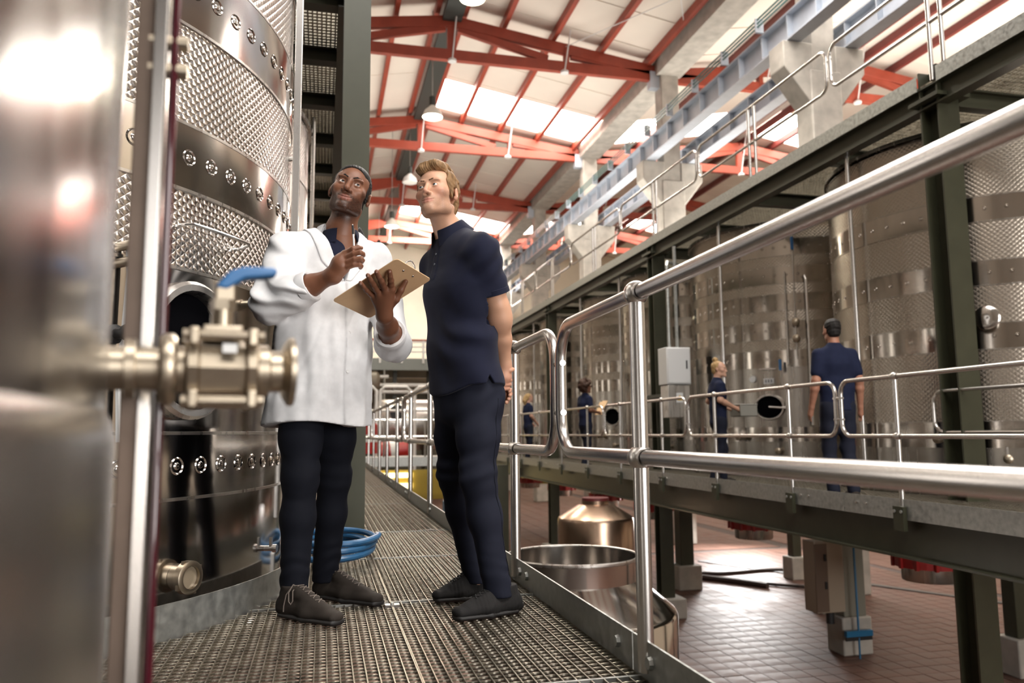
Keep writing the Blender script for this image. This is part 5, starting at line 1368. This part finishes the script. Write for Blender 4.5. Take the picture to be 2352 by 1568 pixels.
    def uvz(P): return (P-ch)@Lb, -(P-ch)@Fb, P[:, 2]
    def coat(off, lap=False):
        T = Sdf()
        hem = V3(-.018, 3.43, .76); wa = V3(-.0, 3.43, 1.1); uc2 = V3(.02, 3.43, 1.48)
        T.tube(hem, wa, (.228+off, .172+off), (.200+off, .142+off), Lb, .06); T.tube(wa, ch, (.200+off, .142+off), (.205+off, .138+off), Lb, .06); T.tube(ch, uc2, (.205+off, .138+off), (.165+off, .102+off), Lb, .06)
        T.cap(uc2, nbase+V3(-.003, .012, -.028), .095+off, .082+off, .05)
        if not lap:
            pass
        if True:
            T.cap(uc2+V3(-.06, -.02, .015), shR+V3(.0, .0, -.002), .082+off, .074+off, .06); T.cap(uc2+V3(.06, .02, .02), shL, .085+off, .078+off, .05)
        if not lap:
            eR = elR+V3(0, .0, .0)
            T.chain([shR, hv(shR, elR, .5), eR], [.074, .074, .076], .03); cuffR = hv(elR, wrR, .64)
            T.chain([eR, hv(elR, wrR, .35), cuffR], [.074, .068, .060], .03)
            T.cap(hv(elR, wrR, .60), hv(elR, wrR, 1.0), .047, .053, .003, True)
            T.chain([shL, hv(shL, elL, .5), elL], [.079, .073, .070], .03); T.chain([elL, hv(elL, wrL, .42)], [.068, .060], .03)
            T.cap(hv(elL, wrL, .3), hv(elL, wrL, 1.0), .050, .052, .003, True)
            dR, dL = nrm(wrR-elR), nrm(wrL-elL); cR, cL = hv(elR, wrR, .66), hv(elL, wrL, .46)
        T.cap(nbase+V3(0, -.005, -.05), nbase+V3(.005, -.02, .2), .074, .078, .004, True)
        T.tube((-.018, 3.43, .6), (.0, 3.43, .95), (.200, .142), (.14, .10), Lb, .004, True)
        def folds(P):
            u, v, z = uvz(P); low = np.clip((1.25-z)/.45, 0, 1); ang = np.arctan2(v, u)
            f = .010*low*np.sin(ang*6+3.2*vnoise(P, (6, 6, 3), 4)+z*2)+.0045*vnoise(P, (20, 20, 7), 15)+.003*vnoise(P, (38, 38, 14), 19)
            f = f+.0035*np.maximum(0, np.sin(P@(Lb*26)+z*9+3.5*vnoise(P, (7, 7, 4), 61)))**4-.003*np.maximum(0, np.sin(P@(Lb*33)-z*12+3.5*vnoise(P, (9, 9, 5), 62)))**6
            f = f+.0016*np.sin(ang*19+4*vnoise(P, (8, 8, 5), 9))*np.clip((1.45-z)/.3, 0, 1)
            arm = np.clip((-u-.15)/.04, 0, 1)*np.clip((z-1.17)/.03, 0, 1)
            s1 = np.sin((z*75)+(P@Fb)*55+2*vnoise(P, 14, 31)); el = np.exp(-((z-1.29)/.07)**2)
            f = f*(1-arm)+arm*(.003*s1+.008*el*s1+.004*vnoise(P, 30, 77))
            fr = (v < 0) & (z < 1.36); f = f+.007*np.clip((u-.030)/.004, 0, 1)*fr*(u < .14)
            return f
        T.disp = folds
        def op(P, D):
            u, v, z = uvz(P); w = hw(z)-np.abs(u-.028)
            wedge = np.where((v < .02) & (z > 1.355), w, -.05)
            if lap:
                band = np.where((v < .03) & (z > 1.36) & (z < 1.60), np.minimum(w+.052*np.clip(.35+(z-1.36)/.12, 0, 1)*np.clip(1.15-(z-1.50)/.25*.4, .6, 1.2), .2), -.05)
                D = np.maximum(D, -band)
            D = np.maximum(D, np.clip(wedge, -.05, .05))
            if not lap:
                D = np.maximum(D, np.where(np.linalg.norm(P-cR, axis=1) < .11, (P-cR)@dR, -.05)); D = np.maximum(D, np.where(np.linalg.norm(P-cL, axis=1) < .11, (P-cL)@dL, -.05))
            return np.maximum(D, .762+.012*np.sin(np.arctan2(v, u)*2)-z)
        T.post = op; return T
    lc = coat(0)
    co_ = soft('lab_coat', [lc.mesh(.0046, (-.34, 3.02, .73), (.40, 3.72, 1.66))], COAT, t)
    soft('lapel', [coat(.007, True).mesh(.0038, (-.16, 3.2, 1.33), (.24, 3.5, 1.63))], COAT, co_)
    cm = MB(); cm.lathe([(.083, -.035), (.083, .030), (.087, .038), (.095, .033), (.122, -.024), (.130, -.040), (.122, -.042), (.092, .022)], Vector(nbase+V3(-.004, .014, .008)), Vector(nrm(V3(0, -.10, 1))), 40, -2.05, 2.05, ex=tuple(-Fb))
    cm.build('coat_collar', COAT, co_)
    for dd, el, wr, fr, r in ((1, elR, wrR, .645, .0595), (1, elL, wrL, .44, .0615)):
        a = hv(el, wr, fr); d = Vector(nrm(wr-el))
        MB().lathe([(r-.001, -.034), (r+.004, -.032), (r+.0045, .004), (r+.002, .008), (r-.005, .006), (r-.006, -.02)], a, d, 36).build('cuff', COAT, co_)
    for z in (1.30, 1.14, .98):
        q = ch+Fb*.3+Lb*.045; q[2] = z
        for _ in range(60):
            e_ = lc.ev(q[None, :])[0]
            if e_ < .001: break
            q = q-Fb*min(e_, .03)
        MB().lathe([(0, .002), (.007, .003), (.008, 0)], q, tuple(Fb), 12).build('button', WHITEP, co_)
    # trousers
    Q = Sdf(); Q.tube((-.02, 3.44, .86), (-.01, 3.44, 1.0), (.16, .11), (.155, .105), Lb, .05)
    for h, k_, a in legs: leg_sdf(Q, h, k_, (a[0], a[1], .09), (.090, .082, .067, .063, .056), Lb)
    for h, k_, a in legs: Q.cap((a[0], a[1], .12), (a[0], a[1], .02), .044, .048, .003, True)
    def qd(P):
        z = P[:, 2]; kn = np.exp(-((z-.55)/.09)**2); an = np.exp(-((z-.17)/.08)**2)
        return .0045*kn*np.sin(z*90+P@(Fb*40)+2*vnoise(P, 12, 33))*(.5+.5*vnoise(P, 16, 57))+.004*an*np.sin(z*105-P@(Fb*45)+2*vnoise(P, 14, 39))*(.5+.5*vnoise(P, 18, 58))+.0032*vnoise(P, (26, 26, 8), 22)
    Q.disp = qd; Q.cut((0, 0, .075), (0, 0, -1)); Q.cut((0, 0, .98), (0, 0, 1))
    soft('trousers', [Q.mesh(.005, (-.24, 3.18, .06), (.24, 3.8, 1.02))], CHINOD, t)
    shoe(t, (-.165, 3.395), (.098, 3.112), .0, SUEDE, LACE, .115, .050, 5, -1)
    shoe(t, (-.035, 3.735), (.278, 3.408), .0, SUEDE, LACE, .115, .050, 5, None)
    # pen, held upright
    pen = thing('pen', 'clear barrelled ballpoint pen with black tip, held upright by the man in the white coat', 'pen', (.112, 3.09, 1.44))
    a, b = V3(.1115, 3.091, 1.40), V3(.1000, 3.088, 1.546); dv = b-a
    PL = mat('clear_pen_plastic', (.62, .60, .60), .12, 0, spec=.8)
    MB().tube([a, a+dv*.72], .0042, 10).build('barrel', PL, pen); MB().tube([a+dv*.72, a+dv*.97], [.0046, .0044], 10).build('black_grip', RUBBER, pen)
    MB().tube([a+dv*.97, b], [.003, .0008], 8).build('tip', TUBE, pen); MB().bar(a+dv*.70+V3(.006, -.001, 0), a+dv*.88+V3(.0065, -.001, 0), .003, .0012, up=(1, 0, 0)).build('clip', TUBE, pen)
    # clipboard, seen from below
    cb = thing('clipboard', 'brown hardboard clipboard held in the hand of the man in the white coat', 'clipboard', (.2156, 3.03, 1.2752))
    ux, uy, n = V3(.7134, -.56, .4212), V3(.6727, .7157, -.1878), V3(.1963, -.4174, -.8873)
    poly = []; hx, hy, r = .160, .1118, .016
    for sx, sy, a0 in ((1, 1, 0), (-1, 1, 90), (-1, -1, 180), (1, -1, 270)):
        for k in range(6):
            a = math.radians(a0+18*k); poly.append((sx*(hx-r)+r*math.cos(a), sy*(hy-r)+r*math.sin(a)))
    o = V3(.2156, 3.03, 1.2752); bd = MB().prism(poly, o-n*.0, ux, uy, .0032 if np.cross(ux, uy)@n < 0 else -.0032)
    HB = mat('hardboard', (.80, .54, .31), .5, 0, noise=(9, .10)); bd.build('board', HB, cb, smooth=0, bevel=.0006)
    m = MB().prism([(-.14, -.1), (.15, -.1), (.15, .1), (-.14, .1)], o-n*.0045, ux, uy, .001 if np.cross(ux, uy)@n < 0 else -.001); m.build('paper', mat('paper', (.85, .85, .84), .8), cb, smooth=0)
    c0 = o+ux*.138-n*.006
    for q in (-.03, .03): MB().lathe([(0, .0016), (.0042, .0012), (.0048, 0)], o+ux*.128+uy*q+n*.0, tuple(n), 12).build('rivet', TUBE, cb)
    cl = MB(); cl.box(c0, (.03, .10, .003), Matrix((Vector(ux), Vector(uy), Vector(n))).transposed()); clip = cl.build('clip_plate', TUBE, cb, bevel=.001)
    up_ = -n; fl = []
    for k in range(13):
        a = PI*k/12; fl.append(c0+up_*(.006+.030*math.sin(a))+uy*(.034*math.cos(a))*(1 if abs(math.cos(a)) > .6 else .8)+ux*.018*math.sin(a))
    MB().tube(fl, .0028, 8).build('spring_lever', TUBE, clip)
    MB().tube([c0+up_*.005+uy*.04, c0+up_*.012, c0+up_*.005-uy*.04], .004, 8).build('spring_roll', TUBE, clip)
    return t
black_man()

# ---- people on the far walkway
def walker(label, x, y, z0, h, f, hairm, base, hairfn, step=.1, arms=None, fem=False, seed=1, look=None):
    t = thing('person', label, 'person', (x, y, z0)); k = h/1.8
    f = nrm(V3(*f)); Lf = np.array((-f[1], f[0], 0)); P = lambda l, fr, z: V3(x, y, z0)+(Lf*l+f*fr)*k+V3(0, 0, z*k)
    sw = .165 if not fem else .15
    lf = nrm(V3(*look)) if look is not None else f
    hd = Head((lf[0], lf[1], .0), (0, 0, 1), P(0, .04, 1.665), .98*k)
    S = Sdf(); hd.sdf(S); nb = hd.W((0, .02, -.07)); S.cap(nb, P(0, .0, 1.50), .052*k, .058*k, .03)
    arms = arms or [[(sw+.045, -.02, 1.16), (sw+.075, .05, .90)], [(sw+.045, -.04, 1.16), (sw+.07, .02, .90)]]
    hands = []; sleeves = []
    for s_, (el, wr) in zip((1, -1), arms):
        a, b, c = P(s_*sw, 0, 1.43), P(s_*el[0], el[1], el[2]), P(s_*wr[0], wr[1], wr[2]); sleeves.append((a, b))
        S.chain([a, b], [.048*k, .042*k]); S.chain([b, hv(b, c, .3), c], [.042*k, .042*k, .027*k])
        d = nrm(c-b); e_ = c+d*.075*k; S.cap(c, e_, .026*k, .028*k, .015); q = np.cross(d, Lf); q = nrm(q) if np.linalg.norm(q) > .1 else f
        for j in (-1.5, -.5, .5, 1.5):
            m0 = e_+q*j*.014*k; finger(S, [m0, m0+d*.035*k, m0+d*.065*k-Lf*s_*.012*k], .0085*k, .007*k, .002)
        finger(S, [c+q*.02*k+d*.02*k, c+q*.042*k+d*.055*k], .011*k, .008*k)
    S.tube(P(0, 0, .95), P(0, 0, 1.42), (.12*k, .08*k), (.13*k, .08*k), Lf, .05)
    legs = []
    for s_ in (1, -1):
        hip, kn, an = P(s_*.085, 0, .90), P(s_*.085, .04+s_*step*.5, .50), P(s_*.085, s_*step-.03, .09); legs.append((hip, kn, an)); S.chain([hip, kn, an], [.06*k, .045*k, .035*k])
    body = soft('body', [S.mesh(.0062)], SKIN, t, tint_fn(base, hd, np.array(base)*.8))
    T = Sdf(); T.tube(P(0, 0, .88), P(0, 0, 1.1), (.17*k, .118*k), ((.165 if not fem else .142)*k, .11*k), Lf, .05)
    T.tube(P(0, 0, 1.1), P(0, 0, 1.32), ((.165 if not fem else .142)*k, .11*k), (sw*1.06*k, .122*k), Lf, .05); T.tube(P(0, 0, 1.32), P(0, 0, 1.44), (sw*1.0*k, .122*k), (sw*.8*k, .085*k), Lf, .05)
    T.cap(P(0, 0, 1.44), P(0, .005, 1.50), .085*k, .066*k, .05)
    for a, b in sleeves: T.cap(a+V3(0, 0, -.01), hv(a, b, .7), .062*k, .056*k, .07)
    T.disp = lambda Q: .005*vnoise(Q, (18, 18, 8), seed)
    T.cut(P(0, 0, .86), (0, 0, -1)); soft('polo_shirt', [T.mesh(.009)], NAVYB, t)
    Q = Sdf(); Q.tube(P(0, 0, .86), P(0, 0, 1.0), (.16*k, .11*k), (.145*k, .10*k), Lf, .05)
    for hp, kn, an in legs: leg_sdf(Q, hp, kn, an, np.array((.088, .080, .064, .062, .058))*k, Lf)
    Q.disp = lambda W_: .004*vnoise(W_, (20, 20, 12), seed+3); soft('trousers', [Q.mesh(.009)], CHINO, t)
    for hp, kn, an in legs:
        F = Sdf(); F.chain([an+V3(0, 0, -.045*k)-f*.04, an+V3(0, 0, -.045*k)+f*.09*k, an+V3(0, 0, -.055*k)+f*.16*k], [.042*k, .040*k, .030*k], .03); F.cap(an, an-V3(0, 0, .04), .045*k, .04*k, .03); F.cut(V3(x, y, z0+.002), (0, 0, -1))
        soft('shoe', [F.mesh(.009)], SUEDE, t)
    H = Sdf(); hairfn(H, hd); H.disp = lambda W_: .004*vnoise(W_, 90, seed+7)
    soft('hair', [H.mesh(.007)], hairm, t)
    hd.eyes(body, mat('iris_dark_brown', (.02, .010, .006), .15)) if look is not None else None
    return P, Lf, f
NAVYB = cloth('navy_pique_far', (.014, .018, .042), 900, .3)
def cap_hair(H, hd, low=-.03):
    H.ell(hd.W((0, .026, .040)), np.array((.079, .094, .086))*hd.k, hd.R, .02); H.ell(hd.W((0, .06, -.02)), np.array((.066, .05, .06))*hd.k, hd.R, .02)
    H.ell(hd.W((0, -.095, -.02)), np.array((.09, .07, .095))*hd.k, hd.R, .006, True)
def short_hair(H, hd): cap_hair(H, hd)
def bun_hair(H, hd): cap_hair(H, hd); H.ell(hd.W((.0, .055, .145)), np.array((.042, .042, .036))*hd.k, hd.R, .015)
def curly_hair(H, hd):
    rs = np.random.RandomState(4); cap_hair(H, hd)
    for i in range(46):
        d = nrm(rs.normal(size=3)+np.array((0, .45, .25)))
        H.ell(hd.W(np.array((0, .03, .03))+d*np.array((.125, .13, .13))), np.array((.042, .042, .042))*hd.k, None, .012)
    H.ell(hd.W((0, -.12, -.04)), np.array((.072, .09, .10))*hd.k, hd.R, .006, True)
def long_hair(H, hd): cap_hair(H, hd); H.chain([hd.W((0, .10, .02)), hd.W((0, .135, -.08)), hd.W((0, .11, -.2))], [.05, .05, .03], .03)
walker('man in navy polo seen from behind, walking away along the right walkway', 5.09, 7.0, RZ, 1.85, (.22, 1, 0), HAIRB, (.36, .17, .11), short_hair, .03, seed=2)
wb = walker('blond woman with hair bun in navy uniform, carrying a grey box past the manhole', 5.12, 9.55, RZ, 1.64, (1, -.12, 0), BLOND, (.52, .30, .21), bun_hair, .11,
       [[(.20, -.06, 1.20), (.16, .20, 1.10)], [(.20, -.04, 1.20), (.15, .20, 1.09)]], True, 5, look=(.75, -.66, 0))
P_, Lf_, f_ = wb; q = P_(0, .39, 1.05)
bx = thing('storage_box', 'flat grey box carried in front of the blond woman with the bun', 'box', tuple(q))
MB().box(q, (.24, .34, .15), Matrix((Vector(f_), Vector(Lf_), Vector((0, 0, 1)))).transposed()).build('box_body', mat('grey_box_plastic', (.20, .19, .16), .5), bx, bevel=.01)
MB().box(q+V3(0, 0, .08), (.25, .35, .015), Matrix((Vector(f_), Vector(Lf_), Vector((0, 0, 1)))).transposed()).build('box_lid', mat('grey_lid_plastic', (.26, .25, .22), .5), bx, bevel=.005)
wc = walker('woman with dark curly hair in navy uniform, holding a brown clipboard to the tanks', 4.98, 14.6, RZ, 1.70, (.95, .3, 0), hair_mat('dark_curly_hair', (.045, .020, .012)), (.20, .09, .055), curly_hair, .09,
       [[(.19, .0, 1.18), (.12, .24, 1.16)], [(.19, .0, 1.18), (.12, .24, 1.14)]], True, 8)
P_, Lf_, f_ = wc; q = P_(-.02, .40, 1.24)
bx = thing('clipboard', 'small brown clipboard in the hands of the curly haired woman', 'clipboard', tuple(q))
MB().box(q, (.012, .23, .31), Matrix((Vector(f_), Vector(Lf_), Vector((0, 0, 1)))).transposed() @ Matrix.Rotation(.5, 3, 'Y')).build('board', mat('hardboard', (.80, .54, .31), .5), bx, bevel=.002)
MB().box(q+V3(-.02, 0, .13), (.02, .10, .03), Matrix((Vector(f_), Vector(Lf_), Vector((0, 0, 1)))).transposed()).build('spring_clip', TUBE, bx)
walker('woman with long blond hair in navy uniform, farthest person on the right walkway', 4.95, 18.9, RZ, 1.68, (.9, .2, 0), BLOND, (.5, .28, .2), long_hair, .06, [[(.19, .0, 1.18), (.14, .18, 1.0)], [(.19, .0, 1.18), (.14, .18, 1.0)]], True, 11)
